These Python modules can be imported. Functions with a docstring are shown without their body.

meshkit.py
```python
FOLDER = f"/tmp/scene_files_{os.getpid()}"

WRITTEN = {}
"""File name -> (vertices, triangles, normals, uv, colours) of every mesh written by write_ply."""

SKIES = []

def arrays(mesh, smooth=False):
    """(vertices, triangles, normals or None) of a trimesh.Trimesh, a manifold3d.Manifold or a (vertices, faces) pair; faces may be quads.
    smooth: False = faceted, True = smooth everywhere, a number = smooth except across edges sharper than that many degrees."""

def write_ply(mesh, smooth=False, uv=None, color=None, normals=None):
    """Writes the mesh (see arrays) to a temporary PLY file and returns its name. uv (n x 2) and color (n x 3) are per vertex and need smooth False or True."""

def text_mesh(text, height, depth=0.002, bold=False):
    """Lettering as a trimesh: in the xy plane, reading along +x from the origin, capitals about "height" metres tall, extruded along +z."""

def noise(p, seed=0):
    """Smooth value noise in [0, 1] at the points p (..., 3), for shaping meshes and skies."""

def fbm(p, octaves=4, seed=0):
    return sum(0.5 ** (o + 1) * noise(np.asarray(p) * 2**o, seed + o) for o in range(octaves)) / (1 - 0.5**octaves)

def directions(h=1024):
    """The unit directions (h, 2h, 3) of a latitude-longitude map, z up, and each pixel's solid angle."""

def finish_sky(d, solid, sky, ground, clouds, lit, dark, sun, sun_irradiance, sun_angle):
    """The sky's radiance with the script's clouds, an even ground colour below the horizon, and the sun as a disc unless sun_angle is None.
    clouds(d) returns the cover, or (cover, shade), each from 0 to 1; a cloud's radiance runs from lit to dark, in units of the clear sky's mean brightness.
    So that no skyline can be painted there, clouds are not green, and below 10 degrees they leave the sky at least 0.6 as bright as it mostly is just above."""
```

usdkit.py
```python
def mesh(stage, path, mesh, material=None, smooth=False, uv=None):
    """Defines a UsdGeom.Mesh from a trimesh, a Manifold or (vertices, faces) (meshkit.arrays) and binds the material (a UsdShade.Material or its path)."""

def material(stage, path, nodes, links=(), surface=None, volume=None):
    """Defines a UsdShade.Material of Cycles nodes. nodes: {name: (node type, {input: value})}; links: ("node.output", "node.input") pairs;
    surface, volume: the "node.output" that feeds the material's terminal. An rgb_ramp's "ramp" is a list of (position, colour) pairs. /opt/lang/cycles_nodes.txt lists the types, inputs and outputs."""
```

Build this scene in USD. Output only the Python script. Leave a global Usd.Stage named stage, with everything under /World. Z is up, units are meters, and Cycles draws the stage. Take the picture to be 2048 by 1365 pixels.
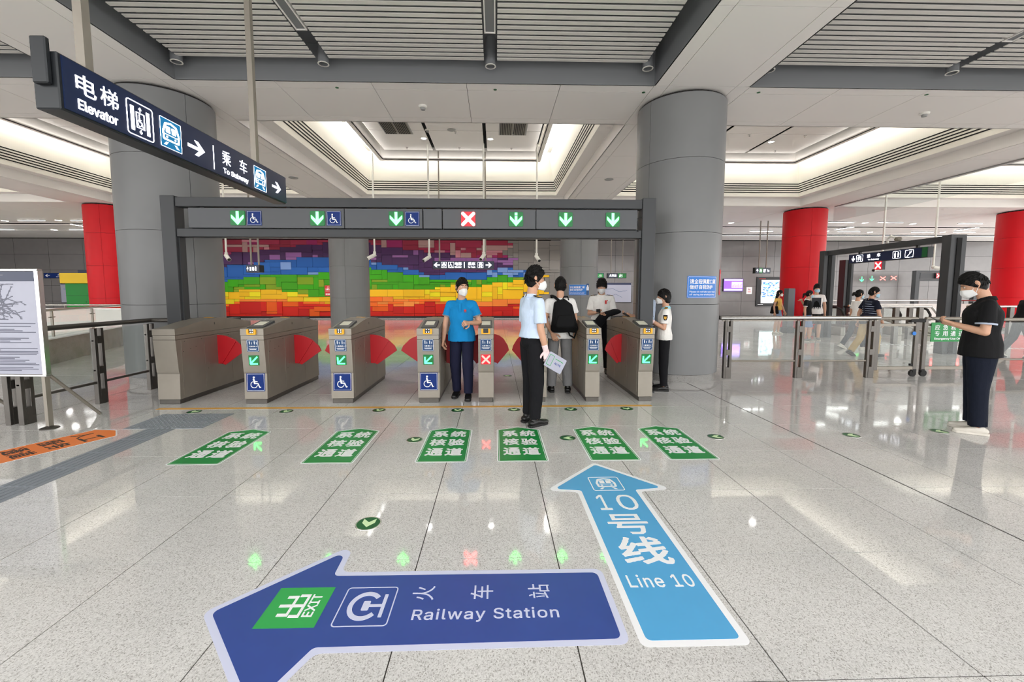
import math, random, glob
import numpy as np, trimesh, manifold3d as m3, usdkit, meshkit
from pxr import Usd, UsdGeom, UsdLux, UsdShade, Gf, Sdf
from shapely import affinity, union_all, box as sbox
from shapely.geometry import Polygon, LineString, Point, MultiPolygon

random.seed(7); RNG = np.random.default_rng(7)
stage = Usd.Stage.CreateInMemory()
UsdGeom.SetStageUpAxis(stage, 'Z'); UsdGeom.SetStageMetersPerUnit(stage, 1.0)
UsdGeom.Xform.Define(stage, '/World'); UsdGeom.Scope.Define(stage, '/World/Looks')

# ---------------------------------------------------------------- camera, light, exposure
F_PX, PITCH, ROLL, YAW, EYE = 837.98, .0807, -.0002, .0264, 1.53
cam = UsdGeom.Camera.Define(stage, '/World/camera')
AP = 36.0
cam.CreateHorizontalApertureAttr(AP); cam.CreateVerticalApertureAttr(AP * 1365 / 2048)
cam.CreateFocalLengthAttr(F_PX / 2048 * AP)
cam.CreateHorizontalApertureOffsetAttr(10.74 / 2048 * AP); cam.CreateVerticalApertureOffsetAttr(-27.78 / 2048 * AP)
cam.CreateClippingRangeAttr((0.05, 200.0)); cam.CreateExposureAttr(1.15)
cam.CreateFStopAttr(0.0)
_cy, _sy, _cp, _sp = math.cos(YAW), math.sin(YAW), math.cos(PITCH), math.sin(PITCH)
_f = np.array([_sy * _cp, _cy * _cp, -_sp]); _r = np.array([_cy, -_sy, 0.0]); _u = np.cross(_r, _f)
_r2 = math.cos(ROLL) * _r - math.sin(ROLL) * _u; _u2 = np.cross(_r2, _f)
cam.AddTransformOp().Set(Gf.Matrix4d(*[float(x) for row in (np.r_[_r2, 0], np.r_[_u2, 0], np.r_[-_f, 0], [0, 0, EYE, 1]) for x in row]))
dome = UsdLux.DomeLight.Define(stage, '/World/ambient')          # what the rest of the open hall sends in
dome.CreateColorAttr((1.0, .995, .985)); dome.CreateIntensityAttr(.5)
COVE = 6.0        # radiance of the cove strips in the coffers
TUBE = 7.0        # of the tube lamps over the far concourse and the added ones near the viewer
LID = 2.2         # of the added strips behind the inner coffer lip, brightening the lids
SPOT = 24.0        # of the small round downlights
LED = 5.0          # of the lane signals
SIGN = 1.5         # of backlit lettering

# ---------------------------------------------------------------- materials
def lin(c): return tuple((x / 12.92 if x <= .04045 else ((x + .055) / 1.055) ** 2.4) for x in c)
def rgb(r, g, b): return lin((r / 255, g / 255, b / 255))
MATS = {}
def mat(name, col, rough=.5, metal=0.0, spec=.5, bump=0.0, bscale=40.0, vary=0.0, vscale=6.0, emit=None, es=1.0, coat=0.0, aniso=None, tone=0.0):
    """Principled with noise-driven colour variation, a touch of relief and, with tone, a change from object to object."""
    path = '/World/Looks/' + name
    P = {'base_color': col, 'roughness': rough, 'metallic': metal, 'specular_ior_level': spec}
    if coat: P['coat_weight'] = coat
    if emit is not None: P['emission_color'] = emit; P['emission_strength'] = es
    N = {'p': ('principled_bsdf', P)}; Lk = []
    if vary or bump or aniso: N['t'] = ('texture_coordinate', {})
    src = None
    if vary:
        N['n'] = ('noise_texture', {'scale': vscale, 'detail': 4.0, 'roughness': .6})
        N['r'] = ('rgb_ramp', {'ramp': [(.3, tuple(c * (1 - vary) for c in col)), (.7, tuple(min(1, c * (1 + vary)) for c in col))]})
        Lk += [('t.object', 'n.vector'), ('n.fac', 'r.fac')]; src = 'r.color'
    if tone:
        N['oi'] = ('object_info', {}); N['tr'] = ('map_range', {'from_min': 0.0, 'from_max': 1.0, 'to_min': 1 - tone, 'to_max': 1 + tone})
        N['mx'] = ('vector_math', {'math_type': 'scale', 'vector1': col})
        Lk += [('oi.random', 'tr.value'), ('tr.result', 'mx.scale')]
        if src: Lk.append((src, 'mx.vector1'))
        src = 'mx.vector'
    if src: Lk.append((src, 'p.base_color'))
    if bump:
        N['bn'] = ('noise_texture', {'scale': bscale, 'detail': 3.0})
        N['b'] = ('bump', {'strength': bump, 'distance': .01})
        if aniso:
            N['mp'] = ('mapping', {'scale': aniso}); Lk += [('t.object', 'mp.vector'), ('mp.vector', 'bn.vector')]
        else: Lk += [('t.object', 'bn.vector')]
        Lk += [('bn.fac', 'b.height'), ('b.normal', 'p.normal')]
    MATS[name] = usdkit.material(stage, path, N, Lk, surface='p.BSDF')
    return MATS[name]
def lamp(name, col, s):
    MATS[name] = usdkit.material(stage, '/World/Looks/' + name, {'e': ('emission', {'color': col, 'strength': s})}, surface='e.emission')
def pane(name, tint, refl=.04, rough=0.0):
    MATS[name] = usdkit.material(stage, '/World/Looks/' + name, {
        't': ('transparent_bsdf', {'color': tint}), 'g': ('glossy_bsdf', {'color': (1, 1, 1), 'roughness': rough}), 'f': ('layer_weight', {'blend': .5}),
        'q': ('math', {'math_type': 'power', 'value2': 5.0}), 'a': ('math', {'math_type': 'multiply_add', 'value2': .6, 'value3': refl}), 'm': ('mix_closure', {})},
        [('f.facing', 'q.value1'), ('q.value', 'a.value1'), ('a.value', 'm.fac'), ('t.BSDF', 'm.closure1'), ('g.BSDF', 'm.closure2')], surface='m.closure')

# polished speckled granite of the floor
def granite(name, a, b, c, rough, tone):
    MATS[name] = usdkit.material(stage, '/World/Looks/' + name, {
        'g': ('geometry', {}), 'v': ('voronoi_texture', {'scale': 210.0, 'randomness': 1.0}), 'bw': ('rgb_to_bw', {}),
        'r': ('rgb_ramp', {'ramp': [(.0, c), (.16, c), (.3, b), (.62, a), (1, tuple(min(1, x * 1.12) for x in a))]}),
        'n': ('noise_texture', {'scale': 1.1, 'detail': 3.0}), 'mr': ('map_range', {'from_min': .3, 'from_max': .7, 'to_min': .93, 'to_max': 1.05}),
        'oi': ('object_info', {}), 'tr': ('map_range', {'from_min': 0.0, 'from_max': 1.0, 'to_min': 1 - tone, 'to_max': 1 + tone}),
        'mu': ('math', {'math_type': 'multiply'}), 's': ('vector_math', {'math_type': 'scale'}),
        'rn': ('noise_texture', {'scale': 2.2, 'detail': 3.0}), 'rr': ('map_range', {'from_min': .3, 'from_max': .75, 'to_min': rough * .7, 'to_max': rough * 1.5}),
        'p': ('principled_bsdf', {'specular_ior_level': .5})},
        [('g.position', 'v.vector'), ('g.position', 'n.vector'), ('g.position', 'rn.vector'), ('v.color', 'bw.color'), ('bw.val', 'r.fac'), ('r.color', 's.vector1'),
         ('n.fac', 'mr.value'), ('oi.random', 'tr.value'), ('mr.result', 'mu.value1'), ('tr.result', 'mu.value2'), ('mu.value', 's.scale'),
         ('s.vector', 'p.base_color'), ('rn.fac', 'rr.value'), ('rr.result', 'p.roughness')], surface='p.BSDF')
granite('granite', rgb(213, 211, 209), rgb(199, 197, 195), rgb(164, 161, 157), .05, .02)
granite('granite_dark', rgb(150, 148, 145), rgb(132, 130, 127), rgb(92, 90, 88), .3, .02)
mat('joint', rgb(70, 66, 62), .9)
mat('joint_dark', rgb(30, 29, 28), .9)
mat('ceiling_white', rgb(238, 234, 230), .55, tone=.012)
mat('ceiling_grey', rgb(120, 122, 125), .5)
mat('slat_paint', rgb(218, 215, 209), .5, tone=.02)
mat('void', rgb(22, 22, 23), .9)
mat('cream', rgb(240, 236, 224), .5)
mat('slot_black', rgb(14, 14, 14), .8)
mat('column_panel', rgb(124, 125, 126), .42, vary=.03, vscale=1.5, tone=.015)
mat('column_red', rgb(214, 16, 30), .45, spec=.3, vary=.03, vscale=1.5)
mat('wall_stone', rgb(120, 117, 116), .16, vary=.04, vscale=3.0, tone=.03)
mat('grille', rgb(122, 116, 104), .5, metal=.3)
mat('fixture_grey', rgb(150, 150, 148), .4)
mat('steel', (.30, .272, .232), .46, metal=.5, bump=.12, bscale=30.0, aniso=(60, 60, 1.2), vary=.06, vscale=4.0)
mat('steel_dark', (.13, .12, .11), .36, metal=.85, bump=.1, bscale=30.0, aniso=(60, 60, 1.2), vary=.1, vscale=5.0)
mat('steel_bright', (.58, .57, .55), .25, metal=1.0)
mat('gantry_grey', rgb(58, 60, 63), .5, bump=.03, bscale=300.0)
mat('signbox_grey', rgb(86, 88, 92), .5, bump=.03, bscale=300.0)
mat('black_plastic', rgb(24, 25, 27), .4)
mat('dark_grey_plastic', rgb(70, 71, 73), .4)
mat('rubber', rgb(28, 27, 27), .7)
mat('white_plastic', rgb(232, 230, 222), .4)
mat('screen_pale', rgb(235, 232, 215), .3)
mat('yellow_plastic', rgb(240, 176, 24), .4)
mat('flap_red', rgb(196, 14, 30), .4, bump=.05, bscale=200.0)
mat('sign_navy', rgb(24, 38, 72), .3)
mat('sign_case', rgb(40, 43, 46), .35, metal=.3)
mat('print_white', rgb(240, 240, 243), .4)
mat('print_lilac', rgb(205, 208, 232), .4)
mat('print_blue', rgb(14, 46, 116), .4, spec=.2)
mat('print_navy', rgb(52, 74, 148), .42, vary=.05, vscale=5.0)
mat('print_sky', rgb(84, 165, 216), .42, vary=.02, vscale=5.0)
mat('print_green', rgb(14, 138, 62), .42)
mat('print_green_dark', rgb(16, 90, 46), .4)
mat('print_exit_green', rgb(52, 165, 82), .42)
mat('print_pale_green', rgb(214, 240, 190), .4)
mat('print_orange', rgb(240, 128, 52), .45)
mat('print_dark', rgb(64, 46, 36), .6)
mat('tape_orange', rgb(224, 168, 84), .5)
mat('tactile_grey', rgb(134, 140, 148), .5)
mat('sticker_blue', rgb(24, 120, 212), .4)
mat('sticker_navy', rgb(30, 70, 116), .4)
mat('sticker_red', rgb(205, 44, 44), .4)
mat('paper', rgb(172, 174, 190), .35)
mat('paper_ink', rgb(98, 100, 116), .5)
mat('map_line', rgb(104, 106, 120), .5)
lamp('cove_lamp', (1.0, .98, .945), COVE); lamp('lid_lamp', (1.0, .98, .945), LID); lamp('trough_lamp', (1, .99, .97), 9.0); lamp('tube_lamp', (1, .99, .97), TUBE); lamp('spot_lamp', (1, .98, .95), SPOT)
lamp('led_green', (.03, 1.0, .10), LED); lamp('led_red', (1.0, .07, .06), LED); lamp('led_green_core', (.028, 1.0, .05), LED * 2.6); lamp('led_red_core', (1.0, .055, .05), LED * 2.6)
mat('led_green_off', rgb(2, 60, 22), .4, emit=(.0, .25, .06), es=.25); mat('led_red_off', rgb(110, 6, 12), .4, emit=(.8, .02, .04), es=.45)
lamp('lit_white', (.95, .94, 1.0), SIGN); lamp('lit_blue', (.012, .10, .21), 1.0)
pane('glass_clear', (.93, .96, .95)); pane('glass_smoke', (.90, .92, .92))
MATS['lit_navy'] = MATS['sign_navy']

# ---------------------------------------------------------------- prims
COUNT = {}
def unique(parent, name):
    k = f'{parent}/{name}'; n = COUNT.get(k, 0); COUNT[k] = n + 1
    return k if n == 0 else f'{k}_{n:03d}'
def tag(p, label=None, cat=None, group=None, kind=None):
    for k, v in (('label', label), ('category', cat), ('group', group), ('kind', kind)):
        if v: p.SetCustomDataByKey(k, v)
    return p
def thing(name, label=None, cat=None, loc=(0, 0, 0), rotz=0.0, group=None, kind=None):
    x = UsdGeom.Xform.Define(stage, unique('/World', name))
    x.AddTranslateOp().Set(Gf.Vec3d(*map(float, loc)))
    if rotz: x.AddRotateZOp().Set(float(rotz))
    return tag(x.GetPrim(), label, cat, group, kind)
def put(parent, name, mesh, material, smooth=False, label=None, kind=None):
    """One mesh as one part of parent (a prim), or top-level when parent is None."""
    if isinstance(mesh, (list, tuple)) and not isinstance(mesh[0], np.ndarray): mesh = trimesh.util.concatenate(mesh)
    path = unique(str(parent.GetPath()) if parent else '/World', name)
    p = usdkit.mesh(stage, path, mesh, MATS[material], smooth).GetPrim()
    return tag(p, label, kind=kind)
def copy_of(src, loc, rotz=0.0, label=None, group=None, name=None):
    d = src.GetCustomData(); r = thing(name or src.GetName(), label or d.get('label'), d['category'], loc, rotz, group or d.get('group'))
    for c in src.GetChildren():
        if c.GetTypeName() in ('Mesh', 'Xform'):
            q = stage.DefinePrim(f'{r.GetPath()}/{c.GetName()}', c.GetTypeName()); q.GetReferences().AddInternalReference(c.GetPath())
    return r

# ---------------------------------------------------------------- shapes
_BV = np.array([(0, 0, 0), (1, 0, 0), (1, 1, 0), (0, 1, 0), (0, 0, 1), (1, 0, 1), (1, 1, 1), (0, 1, 1)], float)
_BF = np.array([(0, 2, 1), (0, 3, 2), (4, 5, 6), (4, 6, 7), (0, 1, 5), (0, 5, 4), (1, 2, 6), (1, 6, 5), (2, 3, 7), (2, 7, 6), (3, 0, 4), (3, 4, 7)])
def bx(x0, x1, y0, y1, z0, z1, b=0.0):
    if b <= 0:
        x0, x1 = min(x0, x1), max(x0, x1); y0, y1 = min(y0, y1), max(y0, y1); z0, z1 = min(z0, z1), max(z0, z1)
        return trimesh.Trimesh(_BV * np.array([x1 - x0, y1 - y0, z1 - z0]) + np.array([x0, y0, z0]), _BF, process=False)
    else:
        hx, hy, hz = abs(x1 - x0) / 2, abs(y1 - y0) / 2, abs(z1 - z0) / 2; b = min(b, hx * .49, hy * .49, hz * .49)
        p = [(sx * (hx - (k != 0) * b), sy * (hy - (k != 1) * b), sz * (hz - (k != 2) * b)) for sx in (-1, 1) for sy in (-1, 1) for sz in (-1, 1) for k in range(3)]
        m = trimesh.convex.convex_hull(np.array(p))
    m.apply_translation(((x0 + x1) / 2, (y0 + y1) / 2, (z0 + z1) / 2)); return m
def cyl(p0, p1, r, n=16, r1=None):
    p0, p1 = np.asarray(p0, float), np.asarray(p1, float); h = np.linalg.norm(p1 - p0)
    if r1 is None: m = trimesh.creation.cylinder(r, h, sections=n)
    else: m = trimesh.creation.revolve(np.array([[0, -h / 2], [r, -h / 2], [r1, h / 2], [0, h / 2]]), sections=n)
    m.apply_transform(trimesh.geometry.align_vectors([0, 0, 1], (p1 - p0) / h)); m.apply_translation((p0 + p1) / 2); return m
def lathe(prof, n=24, at=(0, 0, 0)):
    m = trimesh.creation.revolve(np.array(prof, float), sections=n); m.apply_translation(at); return m
def ball(c, r, s=2):
    m = trimesh.creation.icosphere(s, 1.0); m.apply_scale(r); m.apply_translation(c); return m
def tube(path, r, n=8):
    path = [np.asarray(p, float) for p in path]; out = []
    for a, b in zip(path, path[1:]): out.append(cyl(a, b, r, n))
    for p in path[1:-1]: out.append(ball(p, r, 1))
    return trimesh.util.concatenate(out)
def frame(o, u, v):
    u, v = np.asarray(u, float), np.asarray(v, float); u = u / np.linalg.norm(u); w = np.cross(u, v); w /= np.linalg.norm(w); v = np.cross(w, u)
    T = np.eye(4); T[:3, 0], T[:3, 1], T[:3, 2], T[:3, 3] = u, v, w, o; return T
def prism(poly, d, T=None, z0=0.0):
    """poly (shapely) extruded by d from z0 along its normal, then placed by T."""
    out = []
    for g in getattr(poly, 'geoms', [poly]):
        if g.is_empty or g.area < 1e-9: continue
        out.append(trimesh.creation.extrude_polygon(g, d, engine='earcut'))
    m = trimesh.util.concatenate(out); m.apply_translation((0, 0, z0))
    if T is not None: m.apply_transform(T)
    return m
def rrect(x0, y0, x1, y1, r, q=5): return sbox(x0 + r, y0 + r, x1 - r, y1 - r).buffer(r, quad_segs=q) if r else sbox(x0, y0, x1, y1)
def rounded(p, r, q=5): return p.buffer(-r, quad_segs=q).buffer(2 * r, quad_segs=q).buffer(-r, quad_segs=q)
def loft(secs, close=True):
    """secs: list of equal-length rings of points; end caps as fans."""
    S = np.array(secs, float); k, n = S.shape[:2]; v = S.reshape(-1, 3); f = []
    for i in range(k - 1):
        for j in range(n):
            a, b = i * n + j, i * n + (j + 1) % n; f += [(a, b, b + n), (a, b + n, a + n)]
    if close:
        c0, c1 = len(v), len(v) + 1; v = np.vstack([v, S[0].mean(0), S[-1].mean(0)])
        for j in range(n): f += [(c0, (j + 1) % n, j), (c1, (k - 1) * n + j, (k - 1) * n + (j + 1) % n)]
    m = trimesh.Trimesh(v, f, process=False)
    if close and m.volume < 0: m.invert()
    return m

# ---------------------------------------------------------------- lettering and pictograms (flat shapes)
_FONT = {}
def text(s, h, bold=0, cjk=False, track=0.0):
    """The shape of a line of text, capitals (or a Chinese character) about h tall, from the origin along +x."""
    key = (s, bold, cjk, track)
    if key not in _FONT:
        from PIL import Image, ImageDraw, ImageFont
        name = 'Noto Sans CJK Regular.woff2' if cjk else 'Inter.woff2'
        font = _FONT.get(name) or _FONT.setdefault(name, ImageFont.truetype(glob.glob('/opt/blender-*/*/datafiles/fonts/' + name)[0], 96))
        parts, x = [], 0.0
        for ch in (s if track or cjk else [s]):
            if ch.strip():
                x0, y0, x1, y1 = font.getbbox(ch, anchor='ls', stroke_width=bold)
                im = Image.new('L', (int(x1 - x0 + 8), int(y1 - y0 + 8)))
                ImageDraw.Draw(im).text((4 - x0, 4 - y0), ch, 255, font, anchor='ls', stroke_width=bold)
                on = np.pad(np.asarray(im) > 127, ((0, 0), (1, 1))).astype(np.int8); d = np.diff(on, axis=1)
                rows, st = np.nonzero(d == 1); en = np.nonzero(d == -1)[1]
                g = union_all(sbox(st, -rows - 1, en, -rows)).buffer(.6).buffer(-.6).simplify(.75)
                parts.append(affinity.translate(g, x + x0 - 4, 4 - y0))
            x += font.getlength(ch) + track * 96
        _FONT[key] = union_all(parts)
    k = h / (84.0 if cjk else 70.0)
    return affinity.scale(_FONT[key], k, k, origin=(0, 0))
def centred(p, cx, cy):
    a, b, c, d = p.bounds; return affinity.translate(p, cx - (a + c) / 2, cy - (b + d) / 2)
def fit(p, x0, y0, x1, y1):
    a, b, c, d = p.bounds; return affinity.translate(affinity.scale(p, (x1 - x0) / (c - a), (y1 - y0) / (d - b), origin=(a, b)), x0 - a, y0 - b)
def stroke(pts, w, cap='round'): return LineString(pts).buffer(w / 2, cap_style=cap, join_style='round', quad_segs=4)
def wheelchair():
    """In a unit square."""
    th = np.radians(np.linspace(118, 385, 30))
    wheel = stroke([(.40 + .235 * math.cos(t), .33 + .235 * math.sin(t)) for t in th][:26], .055)
    return union_all([Point(.385, .86).buffer(.075), stroke([(.37, .72), (.44, .42)], .12), stroke([(.40, .57), (.62, .55)], .06),
                      stroke([(.44, .42), (.68, .40), (.80, .12)], .085), stroke([(.80, .12), (.86, .135)], .07), wheel])
def train():
    body = rounded(Polygon([(.12, .18), (.10, .55), (.22, .92), (.5, 1.0), (.78, .92), (.90, .55), (.88, .18)]), .06)
    inner = rounded(Polygon([(.20, .26), (.19, .55), (.29, .84), (.5, .91), (.71, .84), (.81, .55), (.80, .26)]), .05)
    shell = body.difference(inner)
    return union_all([shell, rrect(.27, .52, .47, .80, .03), rrect(.53, .52, .73, .80, .03), sbox(.2, .42, .8, .46), Point(.31, .34).buffer(.045), Point(.69, .34).buffer(.045),
                      Polygon([(.26, .12), (.36, .12), (.26, -.02), (.14, -.02)]), Polygon([(.74, .12), (.64, .12), (.74, -.02), (.86, -.02)])])
def arrow():
    """Pointing right, in a unit square."""
    return union_all([sbox(.0, .40, .78, .60), Polygon([(.38, .95), (.60, .95), (1.0, .5), (.60, .05), (.38, .05), (.72, .5)])])
def exit_logo():
    bars = [sbox(.0, .0, .10, .55), sbox(.0, .46, .95, .56), sbox(.44, -.12, .56, 1.12), sbox(.85, .0, .95, .55), sbox(.0, -.12, .95, -.02), sbox(.10, .56, .20, 1.0), sbox(.75, .56, .85, 1.0)]
    return union_all([sbox(.44, -.05, .56, 1.05), sbox(.06, .44, .94, .56), sbox(.06, .5, .18, .92), sbox(.82, .5, .94, .92), sbox(.0, -.05, 1.0, .07), sbox(.0, 0, .12, .40), sbox(.88, 0, 1.0, .40)])
def rail_logo():
    th = np.radians(np.linspace(40, 320, 40)); c = stroke([(.42 + .36 * math.cos(t), .5 + .36 * math.sin(t)) for t in th], .12, 'flat')
    return union_all([c, rrect(.36, .36, .54, .64, .03), sbox(.5, .46, .86, .54), rrect(.84, .16, .93, .84, .02), Polygon([(.02, .44), (.08, .40), (.08, .60), (.02, .56)])])
def person_icon(): return union_all([Point(.5, .88).buffer(.1), rrect(.36, .38, .64, .76, .05), sbox(.38, .0, .48, .45), sbox(.52, .0, .62, .45)])
def ring(p, t): return p.difference(p.buffer(-t))
def sheet(poly, d, o, u, v, z0=0.0): return prism(poly, d, frame(o, u, v), z0)
# ================================================================ the setting
CXS = [-23.88, -14.81, -5.74, 3.325, 12.40, 21.46]; CYS = [7.70, 16.77]; BZ = 4.84; HB = .78; YW = 25.95
# ---- floor: granite slabs with recessed joints
fl = thing('floor', 'polished light grey speckled granite floor of the station hall', kind='structure')
put(fl, 'joint_bed', bx(-34, 34, -5, YW, -.05, -.004), 'joint')
gx = sorted([3.27, 2.753] + [-2.047 + .8 * i for i in range(6)] + [-2.047 - .8 * i for i in range(1, 5)] + [-5.79, -6.31] + [-6.31 - .8 * i for i in range(1, 35)] + [3.79 + .8 * i for i in range(38)])
gy = [3.111 + .8 * j for j in range(-10, 29)]
cells, far = [], []
for y0, y1 in zip(gy, gy[1:]):
    for x0, x1 in zip(gx, gx[1:]):
        ym = (y0 + y1) / 2; near = abs((x0 + x1) / 2 - .026 * ym) < 1.27 * ym + .9 and 1.4 < y1 < 11.2
        (cells if near else far).append((x0, x1, y0, min(y1, YW)))
cells.sort(key=lambda c: c[2]); far += cells[300:]; cells = cells[:300]
def slab(x0, x1, y0, y1):
    g = .003; gl = .009 if abs(x0 - 3.27) < .01 or abs(x0 + 5.79) < .01 else g; gr = .009 if abs(x1 - 3.27) < .01 or abs(x1 + 5.79) < .01 else g
    return bx(x0 + gl, x1 - gr, y0 + g, y1 - g, -.02, 0)
for c in cells: put(fl, 'slab', slab(*c), 'granite')
put(fl, 'far_slabs', [slab(*c) for c in far if c[1] - c[0] > .1 and c[3] - c[2] > .02], 'granite', kind='stuff')
put(fl, 'floor_beyond', bx(-34, 34, -40, -4.9, -.05, 0), 'granite')
# ---- columns
def column(x, y, red):
    lb = {(1, 1): None}
    c = thing('column', COLLAB[(x, y)], 'column', (x, y, 0), group=None)
    R = .74; m = 'column_red' if red else 'column_panel'
    put(c, 'plinth', lathe([[0, 0], [R - .035, 0], [R - .035, .13], [0, .13]], 48), 'granite_dark', 40)
    put(c, 'core', lathe([[0, .13], [R - .02, .13], [R - .02, BZ - .02], [0, BZ - .02]], 48), 'joint_dark', 40)
    zs = [.135, 1.34, 2.55, 3.76, BZ - .045]
    a0 = math.radians({(3.325, 7.70): -153.8, (-5.74, 7.70): -31, (-5.74, 16.77): -83.5, (3.325, 16.77): -94.6, (12.40, 16.77): -108.6, (-14.81, 16.77): -70}.get((x, y), -112))
    for k in range(2):
        for z0, z1 in zip(zs, zs[1:]):
            n = 26; th = np.linspace(a0 + k * math.pi + .004, a0 + (k + 1) * math.pi - .004, n)
            rings = [[(r * math.cos(t), r * math.sin(t), z) for r, z in ((R - .022, z0 + .003), (R, z0 + .003), (R, z1 - .003), (R - .022, z1 - .003))] for t in th]
            put(c, 'panel', loft(rings), m, 50)
    return c
COLLAB = {(CXS[3], 7.70): 'stout round grey column right of the gates with blue mask notice', (CXS[2], 7.70): 'stout round grey column left of the gates behind the hanging elevator sign',
          (CXS[2], 16.77): 'distant round grey column in front of the rainbow wall, left one', (CXS[3], 16.77): 'distant round grey column with small blue mask notice at the rainbow wall end',
          (CXS[4], 16.77): 'round bright red column behind the glass railing at right', (CXS[5], 16.77): 'round bright red column cut by the right edge of the picture', (CXS[1], 16.77): 'round bright red column beside the green and yellow kiosk'}
for (x, y) in COLLAB: column(x, y, x in (CXS[4], CXS[5], CXS[1]))
# ---- ceiling beams: panelled soffits crossing over the columns
ce = thing('ceiling', 'white panelled ceiling beams and raised coffers over the hall', kind='structure')
def soffit(x0, x1, y0, y1, name='beam_panel', m='ceiling_white', z=BZ): g = .004; return put(ce, name, bx(x0 + g, x1 - g, y0 + g, y1 - g, z, z + .02), m)
ex = [-24.7] + [c + s * HB for c in CXS for s in (-1, 1)] + [30]
ROWS = [-1.37, 7.70, 16.77]
for yc in ROWS:
    near = yc > 0
    for xa, xb in zip(CXS, CXS[1:]):
        x0, x1 = xa + HB, xb - HB; n = 5
        strips = [(yc - HB, yc - .55), (yc - .55, yc + .55), (yc + .55, yc + HB)]
        for a, b in strips:
            for i in range(n): 
                if near: soffit(x0 + (x1 - x0) * i / n, x0 + (x1 - x0) * (i + 1) / n, a, b)
        if not near: soffit(x0, x1, yc - HB, yc + HB)
    put(ce, 'beam_core', bx(-30, 30, yc - HB + .01, yc + HB - .01, BZ + .02, BZ + .3), 'joint_dark')
for xc in CXS:
    for y0, y1, n in ((ROWS[0] - HB, ROWS[0] + HB, 1), (ROWS[0] + HB, ROWS[1] - HB, 4), (ROWS[1] - HB, ROWS[1] + HB, 1), (ROWS[1] + HB, ROWS[2] - HB, 4), (ROWS[2] - HB, ROWS[2] + HB, 1)):
        for a, b in ((xc - HB, xc - .55), (xc - .55, xc + .55), (xc + .55, xc + HB)):
            for i in range(n): soffit(a, b, y0 + (y1 - y0) * i / n, y0 + (y1 - y0) * (i + 1) / n)
    put(ce, 'beam_core', bx(xc - HB + .01, xc + HB - .01, ROWS[0], ROWS[2] + HB, BZ + .02, BZ + .3), 'joint_dark')
# ---- low ceiling over the far concourse, with shallow steps
for i in range(24):
    x0 = -34 + i * 2.85
    for y0, y1, z in ((ROWS[2] + HB, 19.2, BZ), (19.2, 21.2, BZ + .06), (21.2, 22.9, BZ), (22.9, 23.3, BZ - .03), (23.9, YW, BZ - .03)) if i > 4 else ((ROWS[2] + HB, 19.2, BZ), (19.2, 21.2, BZ + .06), (21.2, 22.9, BZ), (22.9, YW, BZ - .03)): put(ce, 'far_panel', bx(x0 + .006, x0 + 2.844, y0, y1 - .012, z, z + .03), 'ceiling_white')
put(ce, 'far_void', bx(-34, 34, ROWS[2] + HB, YW, BZ + .32, BZ + .4), 'void')
for y in (23.28, 23.9): put(ce, 'trough_side', bx(-19.7, 34, y, y + .02, BZ - .02, BZ + .3), 'slot_black')  # sides of the added trough, dark so its glow stays hidden
for i in range(24): put(ce, 'trough_light', bx(-18.4 + 2.1 * i, -16.5 + 2.1 * i, 23.36, 23.84, BZ + .19, BZ + .21), 'trough_lamp')  # added lamps, recessed out of sight, to brighten the mural and far wall
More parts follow.
